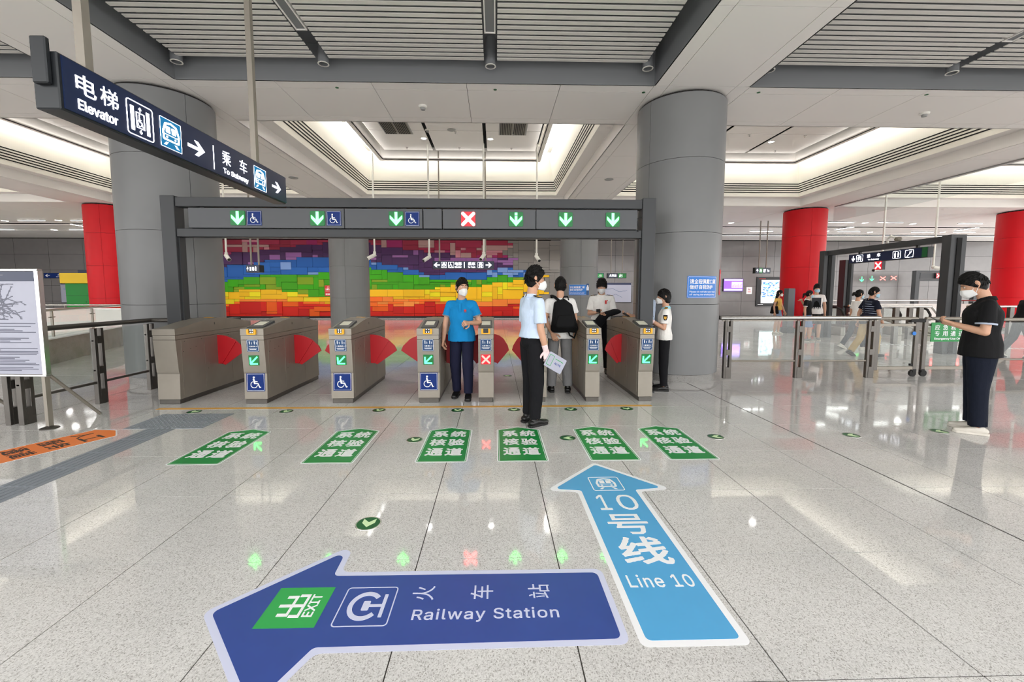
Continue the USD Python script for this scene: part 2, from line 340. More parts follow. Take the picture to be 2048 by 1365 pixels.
# ---- coffers: stepped rim, leaning cream panels with black slots, dropped inner frame with cove lamps, panelled lid
def coffer(xa, xb, ya, yb, detail=True):
    """xa..yb: the opening between the beams."""
    z0, z1 = BZ, 5.12; led = .31; zt = 6.36; ln = .32; zl = 6.1; zc = 6.42; gap = .37
    def rect_(x0, x1, y0, y1, z): return [(x0, y0, z), (x1, y0, z), (x1, y1, z), (x0, y1, z)]
    def band(a, b, name, m, t=.02):
        """four leaning boards from rectangle a (with its z) to b, one mesh per side"""
        for i in range(4):
            p, q, r, s = [np.array(v) for v in (a[i], a[(i + 1) % 4], b[(i + 1) % 4], b[i])]
            n = np.cross(q - p, s - p); n /= np.linalg.norm(n)
            c = (np.array(a).mean(0) + np.array(b).mean(0)) / 2
            if np.dot(n, (p + r) / 2 - c) < 0 and abs(n[2]) < .9: n = -n
            if abs(n[2]) >= .9: n = np.array([0, 0, 1.0])
            put(ce, name, loft([[p, q, r, s], [p + n * t, q + n * t, r + n * t, s + n * t]]), m)
    A = rect_(xa, xb, ya, yb, z0); B = rect_(xa, xb, ya, yb, z1); C = rect_(xa + led, xb - led, ya + led, yb - led, z1)
    D = rect_(xa + led + ln, xb - led - ln, ya + led + ln, yb - led - ln, zt)
    band(A, B, 'coffer_rim', 'ceiling_white'); band(B, C, 'coffer_ledge', 'ceiling_white'); band(C, D, 'cove_panel', 'cream')
    f = lambda t, e=.004: [tuple(np.array(c) * (1 - t) + np.array(d) * t + np.array([(e if c[0] < (xa + xb) / 2 else -e), (e if c[1] < (ya + yb) / 2 else -e), 0])) for c, d in zip(C, D)]
    if detail:
        for k in range(5):
            t = .105 + .058 * k; band(f(t), f(t + .024), 'slot', 'slot_black', .003)
    i0 = led + ln + gap; xi0, xi1, yi0, yi1 = xa + i0, xb - i0, ya + i0, yb - i0
    E0, E1, G = rect_(xi0, xi1, yi0, yi1, zl), rect_(xi0, xi1, yi0, yi1, zc + .2), rect_(xi0 + .12, xi1 - .12, yi0 + .12, yi1 - .12, zl)
    band(E0, E1, 'inner_frame', 'ceiling_white'); band(E0, G, 'frame_soffit', 'ceiling_white'); band(G, rect_(xi0 + .12, xi1 - .12, yi0 + .12, yi1 - .12, zl + .06), 'inner_lip', 'ceiling_white')
    put(ce, 'coffer_lid', bx(xa + .3, xb - .3, ya + .3, yb - .3, zc + .22, zc + .26), 'cream')
    if detail:
        nx = 3; w = (xi1 - xi0 - .24)
        for i in range(nx):
            a, b = xi0 + .12 + w * i / nx, xi0 + .12 + w * (i + 1) / nx
            for j in range(3): 
                y0, y1 = yi0 + .12 + (yi1 - yi0 - .24) * j / 3, yi0 + .12 + (yi1 - yi0 - .24) * (j + 1) / 3
                put(ce, 'lid_panel', bx(a + .05, b - .05, y0 + .012, y1 - .012, zc, zc + .02), 'ceiling_white')
        put(ce, 'lid_void', bx(xi0 + .1, xi1 - .1, yi0 + .1, yi1 - .1, zc + .1, zc + .12), 'void')
    else: put(ce, 'lid_panel', bx(xi0, xi1, yi0, yi1, zc, zc + .02), 'ceiling_white')
    for a, b, c, d in ((xi0 + .03, xi0 + .09, yi0 + .1, yi1 - .1), (xi1 - .09, xi1 - .03, yi0 + .1, yi1 - .1), (xi0 + .1, xi1 - .1, yi0 + .03, yi0 + .09), (xi0 + .1, xi1 - .1, yi1 - .09, yi1 - .03)): put(ce, 'lid_light', bx(a, b, c, d, zl + .02, zl + .04), 'lid_lamp')  # added strips, hidden by the lip, to brighten the lid panels
    for a, b, c, d in ((xi0 - .22, xi0 - .10, yi0, yi1), (xi1 + .10, xi1 + .22, yi0, yi1), (xi0, xi1, yi0 - .22, yi0 - .10), (xi0, xi1, yi1 + .10, yi1 + .22)):
        put(ce, 'cove_light', bx(a, b, c, d, zl + .22, zl + .25), 'cove_lamp')
    return xi0, xi1, yi0, yi1, zc
COF = []
for xa, xb in zip(CXS, CXS[1:]): COF.append(coffer(xa + HB, xb - HB, ROWS[1] + HB, ROWS[2] - HB))
# ---- slatted bays in front of the coffers
SZ = 5.06
for bi, (xa, xb) in enumerate(zip(CXS[:-1], CXS[1:])):
    x0, x1, y0, y1 = xa + HB, xb - HB, ROWS[0] + HB, ROWS[1] - HB
    sc = thing('ceiling', ['grey slatted ceiling bay at the far left edge', 'grey slatted ceiling bay left of the hanging sign', 'grey slatted ceiling bay overhead in the middle with round downlights', 'grey slatted ceiling bay overhead at right', 'grey slatted ceiling bay at the far right'][bi], kind='structure')
    for a, b, c, d in ((x0 - .02, x0, y0, y1), (x1, x1 + .02, y0, y1), (x0, x1, y1, y1 + .02), (x0, x1, y0 - .02, y0)): put(sc, 'fascia', bx(a, b, c, d, BZ, 5.7), 'ceiling_grey')
    put(sc, 'void_board', bx(x0, x1, y0, y1, 5.40, 5.44), 'ceiling_grey')
    rows = [y1 - .27 - .109 * k for k in range(int((y1 - y0 - .4) / .109))]
    gr = {2: [-2.60, -.07], 3: [7.2, 9.8], 1: [-12.2, -9.5]}.get(bi, [(x0 + x1) / 2])
    stops = [x0 + .22] + sum([[g - .1, g + .1] for g in gr], []) + [x1 - .22]
    rest = []
    for y in rows:
        for a, b in zip(stops[::2], stops[1::2]):
            s = bx(a, b, y - .031, y + .031, SZ, SZ + .012)
            if y > (4.6 if bi == 2 else 5.6) and 1 <= bi <= 3: put(sc, 'slat', s, 'slat_paint')
            else: rest.append(s)
    put(sc, 'more_slats', rest, 'slat_paint', kind='stuff')
    for g in gr:
        put(sc, 'diffuser', bx(g - .06, g + .06, y0 + .5, 6.0, SZ + .012, SZ + .05), 'ceiling_grey')
        for s in (-1, 1): put(sc, 'diffuser_edge', bx(g + s * .067 - .008, g + s * .067 + .008, y0 + .5, 6.0, SZ - .002, SZ + .06), 'ceiling_white')
        put(sc, 'diffuser_end', bx(g - .075, g + .075, 6.0, 6.016, SZ - .002, SZ + .06), 'ceiling_white')
    # added tube lamps, out of view overhead, to brighten the near floor
    for g in gr:
        for yy in (-.3, 1.6): put(sc, 'tube_light', bx(g + .9, g + 2.1, yy, yy + .1, SZ - .02, SZ + .02), 'tube_lamp')
# ---- walls
wb = thing('wall_back', 'grey polished stone wall across the far end', kind='structure')
put(wb, 'backing', bx(-34, 34, YW + .012, YW + .2, 0, 5.3), 'joint_dark')
for i in range(31):
    x0 = -30.6 + i * 2.0
    for j in range(5):
        z0 = .12 + j * .93; z1 = min(z0 + .93, 4.81)
        if -17.2 < x0 and x0 + 2.0 < 3.4: continue
        put(wb, 'stone_panel', bx(x0 + .008, x0 + 1.992, YW - .012, YW + .012, z0 + .006, z1 - .006), 'wall_stone')
put(None, 'baseboard_back', bx(-34, 34, YW - .02, YW + .01, 0, .12), 'black_plastic').SetCustomDataByKey('kind', 'structure')
tag(put(None, 'wall_left', bx(-34.2, -34, -3, YW, 0, 5.3), 'wall_stone'), 'unseen grey stone side wall added to block light from the left', kind='structure')  # added out of view to keep ambient light off the left side
# ================================================================ ticket gates
GY, GL = 5.775, 1.76
def gate(x0, x1, label, front=True, chair=True, red=False, flaps=(1, 1)):
    """A fan gate between x0 and x1; its front faces the viewer. flaps: fan on the left, on the right."""
    w = x1 - x0; t = thing('ticket_gate', label, 'ticket gate', ((x0 + x1) / 2, GY, 0), group=None)
    h = w / 2
    # side profile (y, z), the nose leaning, the lid arched
    top = [(.0, .985), (.16, 1.0), (.32, 1.03), (.52, 1.062), (.72, 1.083), (.88, 1.09), (1.04, 1.083), (1.24, 1.062), (1.44, 1.03), (1.6, 1.0), (GL, .985)]
    up = lambda y: float(np.interp(y, [p[0] for p in top], [p[1] for p in top]))
    def side(pts, x0, x1, m, name, **k):
        v = np.array(pts); return put(t, name, loft([[(x0, y, z) for y, z in pts], [(x1, y, z) for y, z in pts]]), m, 20, **k)
    put(t, 'plinth', bx(-h + .012, h - .012, .03, GL - .03, 0, .065, .004), 'steel_dark')
    body = [(.028, .067), (.042, .42), (.030, .455), (.0, .892), (GL, .892), (GL - .030, .455), (GL - .042, .42), (GL - .028, .067)]
    side(body, -h, h, 'steel', 'body')
    side([(.0, .897), (.0, .955), (GL, .955), (GL, .897)], -h + .001, h - .001, 'steel', 'collar_panel')
    side([(-.004, .960), (-.004, .985 + .06)] + [(y, z + .06) for y, z in top[1:-1]] + [(GL + .004, 1.045), (GL + .004, .960)], -h - .002, h + .002, 'steel', 'lid')
    # access doors on both flanks: thin proud sheets, screws, a lock
    for s in (-1, 1):
        for a, b in ((.10, .55), (.56, 1.19), (1.20, 1.66)):
            put(t, 'door', bx(s * h, s * (h + .003), a, b, .12, .875), 'steel')
        sc = [cyl((s * (h + .002), y, z), (s * (h + .005), y, z), .006, 8) for y, z in ((.13, .72), (.27, .74), (.38, .76), (.5, .86), (.98, .86), (1.12, .86), (1.45, .84), (.62, .4), (.16, .86))]
        put(t, 'screws', sc, 'black_plastic'); put(t, 'lock', cyl((s * (h + .002), .66, .47), (s * (h + .008), .66, .47), .012, 10), 'steel_bright')
        put(t, 'slot', bx(s * (h + .001), s * (h + .004), .80, .812, 1.05, 1.085), 'black_plastic')
    # reader on the lid
    if front:
        rd = loft([[(-.105, .04, 1.046), (.105, .04, 1.046), (.105, .42, 1.09), (-.105, .42, 1.09)], [(-.10, .07, 1.062), (.10, .07, 1.062), (.10, .40, 1.135), (-.10, .40, 1.135)]]) if w > .25 else \
             loft([[(-.085, .04, 1.046), (.085, .04, 1.046), (.085, .42, 1.09), (-.085, .42, 1.09)], [(-.08, .07, 1.062), (.08, .07, 1.062), (.08, .40, 1.135), (-.08, .40, 1.135)]])
        r = put(t, 'card_reader', rd, 'dark_grey_plastic')
        n = np.array([0, -.073, .33]); n = n / np.linalg.norm(n)
        q = .062
        put(r, 'reader_screen', loft([[(-q, .16, 1.0835), (q, .16, 1.0835), (q, .33, 1.121), (-q, .33, 1.121)], [(-q, .16, 1.0865), (q, .16, 1.0865), (q, .33, 1.124), (-q, .33, 1.124)]]), 'screen_pale')
    put(t, 'rear_reader', bx(-.08, .08, 1.36, 1.62, 1.05, 1.115, .015), 'black_plastic')
    put(t, 'lid_label', [bx(-.07, .0, .9, .97, 1.15, 1.153), bx(.02, .07, .86, .93, 1.15, 1.153)], 'yellow_plastic')
    if front:
        y = -.004
        sn = put(t, 'scanner', prism(rrect(-.062, .968, .062, 1.043, .012).difference(rrect(-.035, .985, .035, 1.043, .004)), .022, frame((0, y, 0), (1, 0, 0), (0, 0, 1))), 'yellow_plastic')
        put(sn, 'scanner_window', sheet(sbox(-.035, .985, .035, 1.043), .01, (0, y, 0), (1, 0, 0), (0, 0, 1)), 'black_plastic')
        if not red: put(sn, 'scanner_led', sheet(union_all([sbox(cx - .007, cz - .007, cx + .007, cz + .007) for cx in (-.015, .015) for cz in (1.0, 1.03)]), .003, (0, y - .01, 0), (1, 0, 0), (0, 0, 1)), 'lit_white')
        # the upper nose leans: from (0,.892) to (.035,.455)
        v = np.array([0, -.030, .437]); fo = lambda z: (0, .030 - .0686 * (z - .455) - .0015, z)
        st = put(t, 'notice', sheet(rrect(-.08, -.085, .08, .085, .012), .002, fo(.815), (1, 0, 0), v), 'sticker_navy')
        lines = [rrect(-.074, -.079, .074, .079, .01).difference(rrect(-.07, -.075, .07, .075, .008))]
        for s in (-1, 1): lines += [affinity.translate(affinity.scale(person_icon(), .045, .05, origin=(0, 0)), s * .033 - .030, .018), affinity.translate(affinity.scale(person_icon(), .03, .034, origin=(0, 0)), s * .033 + .004, .018)]
        lines += [affinity.translate(text('儿童', .02, 1, True), -.055, -.02), affinity.translate(text('请走人工', .02, 1, True), -.008, -.02)]
        lines += [sbox(-.055, -.042, .055, -.036), sbox(-.045, -.056, .045, -.050)]
        put(st, 'notice_print', sheet(union_all(lines), .001, fo(.815), (1, 0, 0), v, .002), 'print_white')
        c = 'red' if red else 'green'
        dp = put(t, 'signal_display', sheet(sbox(-.07, -.07, .07, .07), .004, fo(.61), (1, 0, 0), v), 'led_%s_off' % c)
        sh = union_all([stroke([(-.048, -.048), (.048, .048)], .026), stroke([(.048, -.048), (-.048, .048)], .026)]) if red else \
             union_all([stroke([(.05, .05), (-.04, -.04)], .022, 'flat'), stroke([(-.046, .03), (-.046, -.05), (.04, -.05)], .022, 'square')])
        put(dp, 'signal_mark', sheet(sh, .002, fo(.61), (1, 0, 0), v, .004), 'led_%s' % c)
        if chair:
            vl = np.array([0, .014, .353]); o = (0, .028 + .014 * (.30 - .067) / .353 - .0015, .30)
            dk = put(t, 'wheelchair_plate', sheet(rrect(-.125, -.125, .125, .125, .004), .002, o, (1, 0, 0), vl), 'print_blue')
            put(dk, 'wheelchair_mark', sheet(union_all([centred(affinity.scale(wheelchair(), .19, .19, origin=(0, 0)), 0, 0), sbox(-.116, -.116, .116, .116).difference(sbox(-.112, -.112, .112, .112))]), .001, o, (1, 0, 0), vl, .002), 'print_white')
    # the fans: a fixed rear leaf and a longer front leaf
    for s, on in zip((-1, 1), flaps):
        if not on: continue
        base = [(0, .43), (.0, .88), (.06, .878), (.15, .86), (.25, .815), (.29, .785), (.06, .425)]
        tip = [(.06, .425), (.10, .405), (.405, .625), (.37, .70), (.29, .78), (.25, .815)]
        for nm, pts, ya, yb in (('flap', base, .85, .875), ('flap', tip, .862, .887)):
            m = prism(affinity.scale(Polygon(pts), on / .415, 1, origin=(0, 0)), yb - ya, frame((0, 0, 0), (1, 0, 0), (0, 0, 1)))      # its normal is -y
            m.apply_translation((0, yb, 0))
            if s < 0: m.apply_scale((-1, 1, 1)); m.invert() if m.volume < 0 else None
            m.apply_translation((s * h, 0, 0)); put(t, nm, m, 'flap_red')
    return t
GATES = [(-4.65, -4.35, 'plain ended steel ticket gate at the far left end of the row', False, False, False, (0, .415)),
         (-3.475, -3.165, 'wide steel ticket gate with wheelchair plate, leftmost one with a green arrow', True, True, False, (.415, .42)),
         (-2.285, -1.98, 'wide steel ticket gate with wheelchair plate, in front of the left pale column', True, True, False, (.42, .425)),
         (-1.085, -.785, 'wide steel ticket gate with wheelchair plate just left of man in blue polo', True, True, False, (.425, .25)),
         (-.242, -.03, 'narrow steel ticket gate showing a red cross right of man in blue polo', True, False, True, (.25, .25)),
         (.505, .715, 'narrow steel ticket gate hidden behind the standing man in pale blue shirt', True, False, False, (.25, 0)),
         (1.265, 1.468, 'narrow steel ticket gate with green arrow right of the backpack man', True, False, False, (0, 0)),
         (2.02, 2.224, 'narrow steel ticket gate with green arrow at the right end of the row', True, False, False, (.27, 0))]
for g in GATES: gate(*g)
# ================================================================ signal gantry over the gates
ga = thing('signal_gantry', 'dark grey steel gantry frame spanning over the row of ticket gates', 'gantry', (-1.2, 6.42, 0))
X0, X1 = -3.56, 3.60            # post centres, local
def lx(x): return x + 1.2
for xp, s in ((-4.76, 1), (2.30, -1)):
    p = put(ga, 'post', bx(lx(xp) - .1, lx(xp) + .1, -.10, .10, 0, 2.945, .006), 'gantry_grey')
    put(ga, 'post_channel', [bx(lx(xp) + s * .1, lx(xp) + s * .12, -.05, .05, .02, 2.35), bx(lx(xp) - .14, lx(xp) + .14, -.14, .14, 0, .015)], 'gantry_grey')
put(ga, 'top_beam', bx(lx(-4.66), lx(2.2), -.08, .08, 2.79, 2.925, .006), 'gantry_grey')
put(ga, 'lower_beam', bx(lx(-4.66), lx(2.2), -.08, .08, 2.355, 2.475, .006), 'gantry_grey')
for x in (-4.3, -3.05, -1.95, -1.35, -.85, .02, .85, 1.75): put(ga, 'hanger', bx(lx(x) - .03, lx(x) + .03, -.04, .04, 2.74, 2.80), 'black_plastic')
put(ga, 'cable', tube([(lx(-2.0), -.05, 2.79), (lx(-1.8), -.07, 2.795), (lx(-1.5), -.06, 2.785), (lx(-1.35), -.05, 2.77)], .008), 'rubber')
put(ga, 'cable', tube([(lx(1.2), -.05, 2.77), (lx(1.5), -.07, 2.795), (lx(1.9), -.06, 2.78)], .008), 'rubber')
put(ga, 'cable', tube([(lx(2.19), -.09, 2.66), (lx(2.12), -.1, 2.64), (lx(2.14), -.1, 2.45)], .008), 'rubber')
SB = [(-4.45, -2.21), (-2.205, -1.07), (-1.06, -.785), (-.775, .60), (.605, 2.12)]
for i, (a, b) in enumerate(SB): put(ga, 'sign_box', bx(lx(a), lx(b) - .004, -.12, .06, 2.48, 2.765, .004), 'signbox_grey')
FY = 6.42 - .122
for k, (x, red) in enumerate(((-3.74, 0), (-2.595, 0), (-1.455, 0), (-.40, 1), (.305, 0), (1.04, 0), (1.745, 0))):
    c = 'red' if red else 'green'
    lb = ['leftmost', 'second', 'third', '', 'fourth green', 'fifth green', 'rightmost']
    t = thing('lane_signal', 'lit red cross lane signal on the gantry box' if red else '%s lit green down arrow lane signal counted from left on the gantry' % lb[k], 'lane signal', (x, FY, 2.62))
    put(t, 'signal_panel', sheet(rrect(-.105, -.105, .105, .105, .02), .012, (0, 0, 0), (1, 0, 0), (0, 0, 1)), 'led_%s_off' % c)
    if red: sh = union_all([stroke([(-.078, -.078), (.078, .078)], .05), stroke([(.078, -.078), (-.078, .078)], .05)])
    else: sh = union_all([sbox(-.02, -.06, .02, .095), Polygon([(-.085, .0), (-.085, .04), (0, -.045), (.085, .04), (.085, .0), (.0, -.095)]).buffer(.004)])
    if k == 4: sh = sh.difference(sbox(-.03, .045, .03, .055))
    put(t, 'signal_mark', sheet(sh, .004, (0, 0, 0), (1, 0, 0), (0, 0, 1), .012), 'led_%s_core' % c)
    if k < 3:
        w = thing('wheelchair_sign', 'small blue wheelchair plaque beside the %s green arrow of the gantry' % ['leftmost', 'second', 'third'][k], 'sign', (x + .235, FY, 2.62))
        pl = put(w, 'plaque', sheet(sbox(-.105, -.105, .105, .105), .006, (0, 0, 0), (1, 0, 0), (0, 0, 1)), 'print_blue')
        put(w, 'wheelchair_mark', sheet(union_all([centred(affinity.scale(wheelchair(), .155, .155, origin=(0, 0)), 0, 0), sbox(-.097, -.097, .097, .097).difference(sbox(-.094, -.094, .094, .094))]), .002, (0, 0, 0), (1, 0, 0), (0, 0, 1), .006), 'print_white')
# ================================================================ big hanging elevator sign (its long face looks to +x)
SX, SY0, SY1, S0, S1 = -2.3, 2.37, 4.77, 2.505, 2.80
es = thing('hanging_sign', 'large hanging dark blue elevator and subway sign with lit lettering at upper left', 'sign', (SX, (SY0 + SY1) / 2, 0))
sy = (SY0 + SY1) / 2; L_ = (SY1 - SY0) / 2
put(es, 'case', bx(-.135, -.004, -L_, L_, S0, S1, .006), 'sign_case')
put(es, 'end_bracket', bx(-.11, -.03, -L_ - .03, -L_, S0 + .12, S1 + .06, .006), 'sign_case')
put(es, 'face', bx(-.004, .004, -L_ + .02, L_ - .004, S0 + .012, S1 - .012), 'sign_navy')
for y in (2.60, 4.32): put(es, 'pole', bx(-.095, -.045, y - sy - .025, y - sy + .025, S1 - .01, 5.1), 'steel')
E3 = dict(o=(.004, -sy, 0), u=(0, 1, 0), v=(0, 0, 1))          # text runs along +y, read from +x
def es_(name, poly, m, d=.003, z0=0.0): return put(es, name, sheet(poly, d, E3['o'], E3['u'], E3['v'], z0), m)
es_('lettering', union_all([fit(text('电', .1, 0, True), 2.455, 2.632, 2.572, 2.74), fit(text('梯', .1, 0, True), 2.60, 2.632, 2.715, 2.74)]), 'lit_white')
es_('lettering', fit(text('Elevator', .06, 2), 2.46, 2.543, 2.705, 2.60), 'lit_white')
b = rrect(2.77, 2.535, 2.975, 2.75, .02); es_('elevator_pictogram', union_all([b.difference(b.buffer(-.006)), sbox(2.80, 2.565, 2.825, 2.715), sbox(2.92, 2.565, 2.945, 2.715),
    sbox(2.84, 2.59, 2.905, 2.69).difference(sbox(2.846, 2.596, 2.899, 2.684)), fit(wheelchair(), 2.85, 2.60, 2.895, 2.68), fit(affinity.rotate(arrow(), 90), 2.862, 2.695, 2.883, 2.725), fit(affinity.rotate(arrow(), -90), 2.862, 2.555, 2.883, 2.585)]), 'lit_white')
def metro(y0, y1, z0, z1):
    es_('metro_tile', rrect(y0, z0, y1, z1, .006), 'lit_blue', .002)
    es_('metro_pictogram', union_all([fit(train(), y0 + .018, z0 + .018, y1 - .018, z1 - .018), rrect(y0, z0, y1, z1, .006).difference(rrect(y0 + .004, z0 + .004, y1 - .004, z1 - .004, .005))]), 'lit_white', .002, .002)
metro(3.03, 3.225, 2.545, 2.745); metro(4.15, 4.36, 2.535, 2.745)
es_('arrow', fit(arrow(), 3.29, 2.585, 3.475, 2.695), 'lit_white'); es_('divider', sbox(3.575, 2.54, 3.583, 2.73), 'lit_white')
es_('arrow', fit(arrow(), 4.475, 2.58, 4.65, 2.69), 'lit_white')
es_('lettering', union_all([fit(text('乘', .1, 0, True), 3.69, 2.62, 3.80, 2.735), fit(text('车', .1, 0, True), 3.93, 2.62, 4.04, 2.735)]), 'lit_white')
es_('lettering', fit(text('To Subway', .05, 2), 3.695, 2.535, 4.055, 2.59), 'lit_white')
# ================================================================ floor stickers
G = dict(u=(1, 0, 0), v=(0, 1, 0))
def decal(t, name, poly, m, z0, d=.0006): return put(t, name, prism(poly, d, None, z0), m)
def lane(x, w, label):
    t = thing('floor_sticker', label, 'floor sticker', (x, 4.19, 0))
    h = w / 2
    out = rounded(Polygon([(-h, -.49), (h, -.49), (h, .41), (0, .505), (-h, .41)]), .03)
    decal(t, 'white_border', out, 'print_white', .0004)
    decal(t, 'green_field', union_all([out.buffer(-.014).difference(out.buffer(-.02)), out.buffer(-.026)]), 'print_green', .001)
    pr = []
    for ln, y in (('系统', .185), ('核验', -.07), ('通道', -.33)):
        for k, ch in enumerate(ln): pr.append(fit(text(ch, .15, 3, True), -.178 + k * .188, y, -.178 + k * .188 + .168, y + .19))
    decal(t, 'lettering', union_all(pr), 'print_white', .0016)
for i, x in enumerate((-2.72, -1.53, -.50, .25, 1.105, 1.84)):
    lane(x, .48, 'green verification lane floor sticker, ' + ['leftmost of the six', 'second from left of the six', 'third from left of the six', 'fourth from left, at the feet of the standing man', 'fifth from left, touching the light blue arrow tip', 'rightmost of the six'][i])
t = thing('floor_sticker', 'light blue Line 10 arrow sticker on the floor pointing to the gates', 'floor sticker', (.88, 2.6, 0))
A = [(-.235, -.92), (.225, -.92), (.265, .50), (.50, .57), (.005, 1.07), (-.49, .57), (-.235, .50)]
A = [(-.25, -.92), (.24, -.92), (.24, .50), (.50, .535), (.005, 1.06), (-.49, .535), (-.25, .50)]
o = rounded(Polygon(A), .035); decal(t, 'white_border', o, 'print_white', .0004); decal(t, 'blue_field', rounded(Polygon(A).buffer(-.034, join_style='mitre'), .025), 'print_sky', .001)
b = rrect(-.12, .52, .13, .76, .02); decal(t, 'pictogram', union_all([b.difference(b.buffer(-.008)), fit(train(), -.075, .545, .085, .735)]), 'print_white', .0016)
decal(t, 'lettering', union_all([fit(text('1', .2), -.135, .23, -.05, .45), fit(text('0', .2), .01, .23, .155, .45), fit(text('号', .2, 1, True), -.135, -.07, .135, .17), fit(text('线', .2, 2, True), -.14, -.37, .145, -.10),
      fit(text('Line 10', .1, 1, track=.06), -.18, -.555, .17, -.455)]), 'print_white', .0016)
t = thing('floor_sticker', 'dark blue railway station arrow sticker on the floor pointing left', 'floor sticker', (-.4, 1.94, 0))
B = [(-.99, .0), (-.46, .505), (-.44, .27), (.985, .262), (.99, -.243), (-.41, -.255), (-.47, -.535)]
B = [(-1.01, -.01), (-.46, .53), (-.45, .27), (.985, .262), (.99, -.243), (-.37, -.255), (-.50, -.54)]
o = rounded(Polygon(B), .045); decal(t, 'white_border', o, 'print_lilac', .0004); decal(t, 'blue_field', rounded(Polygon(B).buffer(-.032, join_style='mitre'), .03), 'print_navy', .001)
decal(t, 'exit_tile', sbox(-.715, -.115, -.435, .15), 'print_exit_green', .0016)
rot = lambda p: affinity.rotate(p, 90, origin=(0, 0))
decal(t, 'exit_mark', union_all([fit(rot(exit_logo()), -.66, -.055, -.535, .10), fit(rot(text('EXIT', .05, 2)), -.525, -.05, -.475, .10)]), 'print_white', .0022)
b = rrect(-.365, -.115, -.105, .145, .02)
decal(t, 'rail_mark', union_all([b.difference(b.buffer(-.006)), fit(rail_logo(), -.325, -.08, -.145, .11)]), 'print_lilac', .0016)
decal(t, 'lettering', union_all([fit(rot(text('火', .1, 0, True)), -.025, .045, .085, .145), fit(rot(text('车', .1, 0, True)), .27, .045, .385, .145), fit(rot(text('站', .1, 0, True)), .565, .045, .675, .145),
      fit(text('Railway Station', .08, 1, track=.05), .0, -.10, .70, -.015)]), 'print_lilac', .0016)
# orange queue sticker at the left edge
t = thing('floor_sticker', 'orange tag shaped staffed lane sticker on the floor at the left edge', 'floor sticker', (-4.47, 4.25, 0), -27)
O = rounded(Polygon([(-.24, -.49), (.24, -.49), (.24, .41), (0, .505), (-.24, .41)]), .03)
decal(t, 'white_border', O, 'print_white', .0004); decal(t, 'orange_field', O.buffer(-.014), 'print_orange', .001)
decal(t, 'lettering', union_all([fit(text(ch, .15, 2, True), -.175 + k * .188, y, -.175 + k * .188 + .165, y + .17) for ln, y in (('人工', .17), ('服务', -.08), ('通道', -.33)) for k, ch in enumerate(ln)]), 'print_dark', .0016)
t = thing('tactile_paving', 'grey ribbed tactile paving strip with a wide studded pad', 'tactile paving', (-3.78, 3.9, 0))
put(t, 'studded_pad', [bx(-.43, .45, .83, 1.42, .0003, .003)], 'tactile_grey')
put(t, 'studs', [lathe([[0, .003], [.012, .003], [.009, .006], [0, .006]], 6, (-.41 + .052 * i, .85 + .05 * j, 0)) for i in range(17) for j in range(12)], 'tactile_grey', kind='stuff')
for j in range(9): put(t, 'ribbed_tile', [bx(-.16, .16, -2.4 + .36 * j, -2.4 + .355 + .36 * j, .0003, .002)] + [bx(-.14 + .056 * i, -.115 + .056 * i, -2.39 + .36 * j, -2.055 + .36 * j, .002, .005) for i in range(5)], 'tactile_grey')
t = put(None, 'floor_line', bx(-4.48, 2.13, 5.53, 5.61, .0003, .001), 'tape_orange'); tag(t, 'thin orange tape line on the floor in front of the gates', 'floor line')
# round photoluminescent way markers
def chev(): return Polygon([(-.055, .03), (-.025, .055), (.0, .03), (.05, .06), (.07, .03), (.0, -.055), (-.005, -.055)])
MK = [(-3.90, 5.42, 200), (-2.72, 5.41, 195), (-1.53, 5.43, 190), (-.50, 5.40, 180), (.24, 5.41, 180), (.99, 5.41, 180), (1.74, 5.42, 180), (-.85, 4.30, 190), (.76, 4.31, 90), (2.35, 4.31, 90), (3.84, 4.32, 90), (4.93, 4.42, 90), (-.85, 2.70, 180), (-1.10, 7.72, 180), (-.48, 7.71, 180), (.22, 7.69, 180)]
ML = ['below the leftmost gate lane', 'in front of the second gate from left', 'in front of the third gate from left', 'in front of the man in blue polo', 'left of the standing man on the orange line', 'right of the standing man near the orange line', 'at the right end of the orange line',
      'left of the third lane sticker', 'right of the standing man beside the fifth lane sticker', 'right of the rightmost lane sticker', 'on the open floor left of the man in black', 'under the toe of the man in black', 'alone on the near floor above the dark blue arrow', 'behind the third lane flap', 'behind the man in blue polo', 'behind the standing man']
for (x, y, a), l in zip(MK, ML):
    t = thing('floor_marker', 'round green luminous exit marker ' + l, 'floor marker', (x, y, 0))
    put(t, 'rim', lathe([[.075, 0], [.085, 0], [.084, .002], [.076, .002]], 28), 'steel_bright'); put(t, 'disc', lathe([[0, 0], [.076, 0], [.076, .0015], [0, .0015]], 28), 'print_green_dark')
    c = affinity.rotate(Polygon([(-.055, .042), (-.012, .0), (-.055, -.042), (-.005, -.042), (.045, .0), (-.005, .042)]), 90 - a if a != 90 else 180, origin=(0, 0))
    decal(t, 'chevron', c, 'print_pale_green', .0015, .0008)
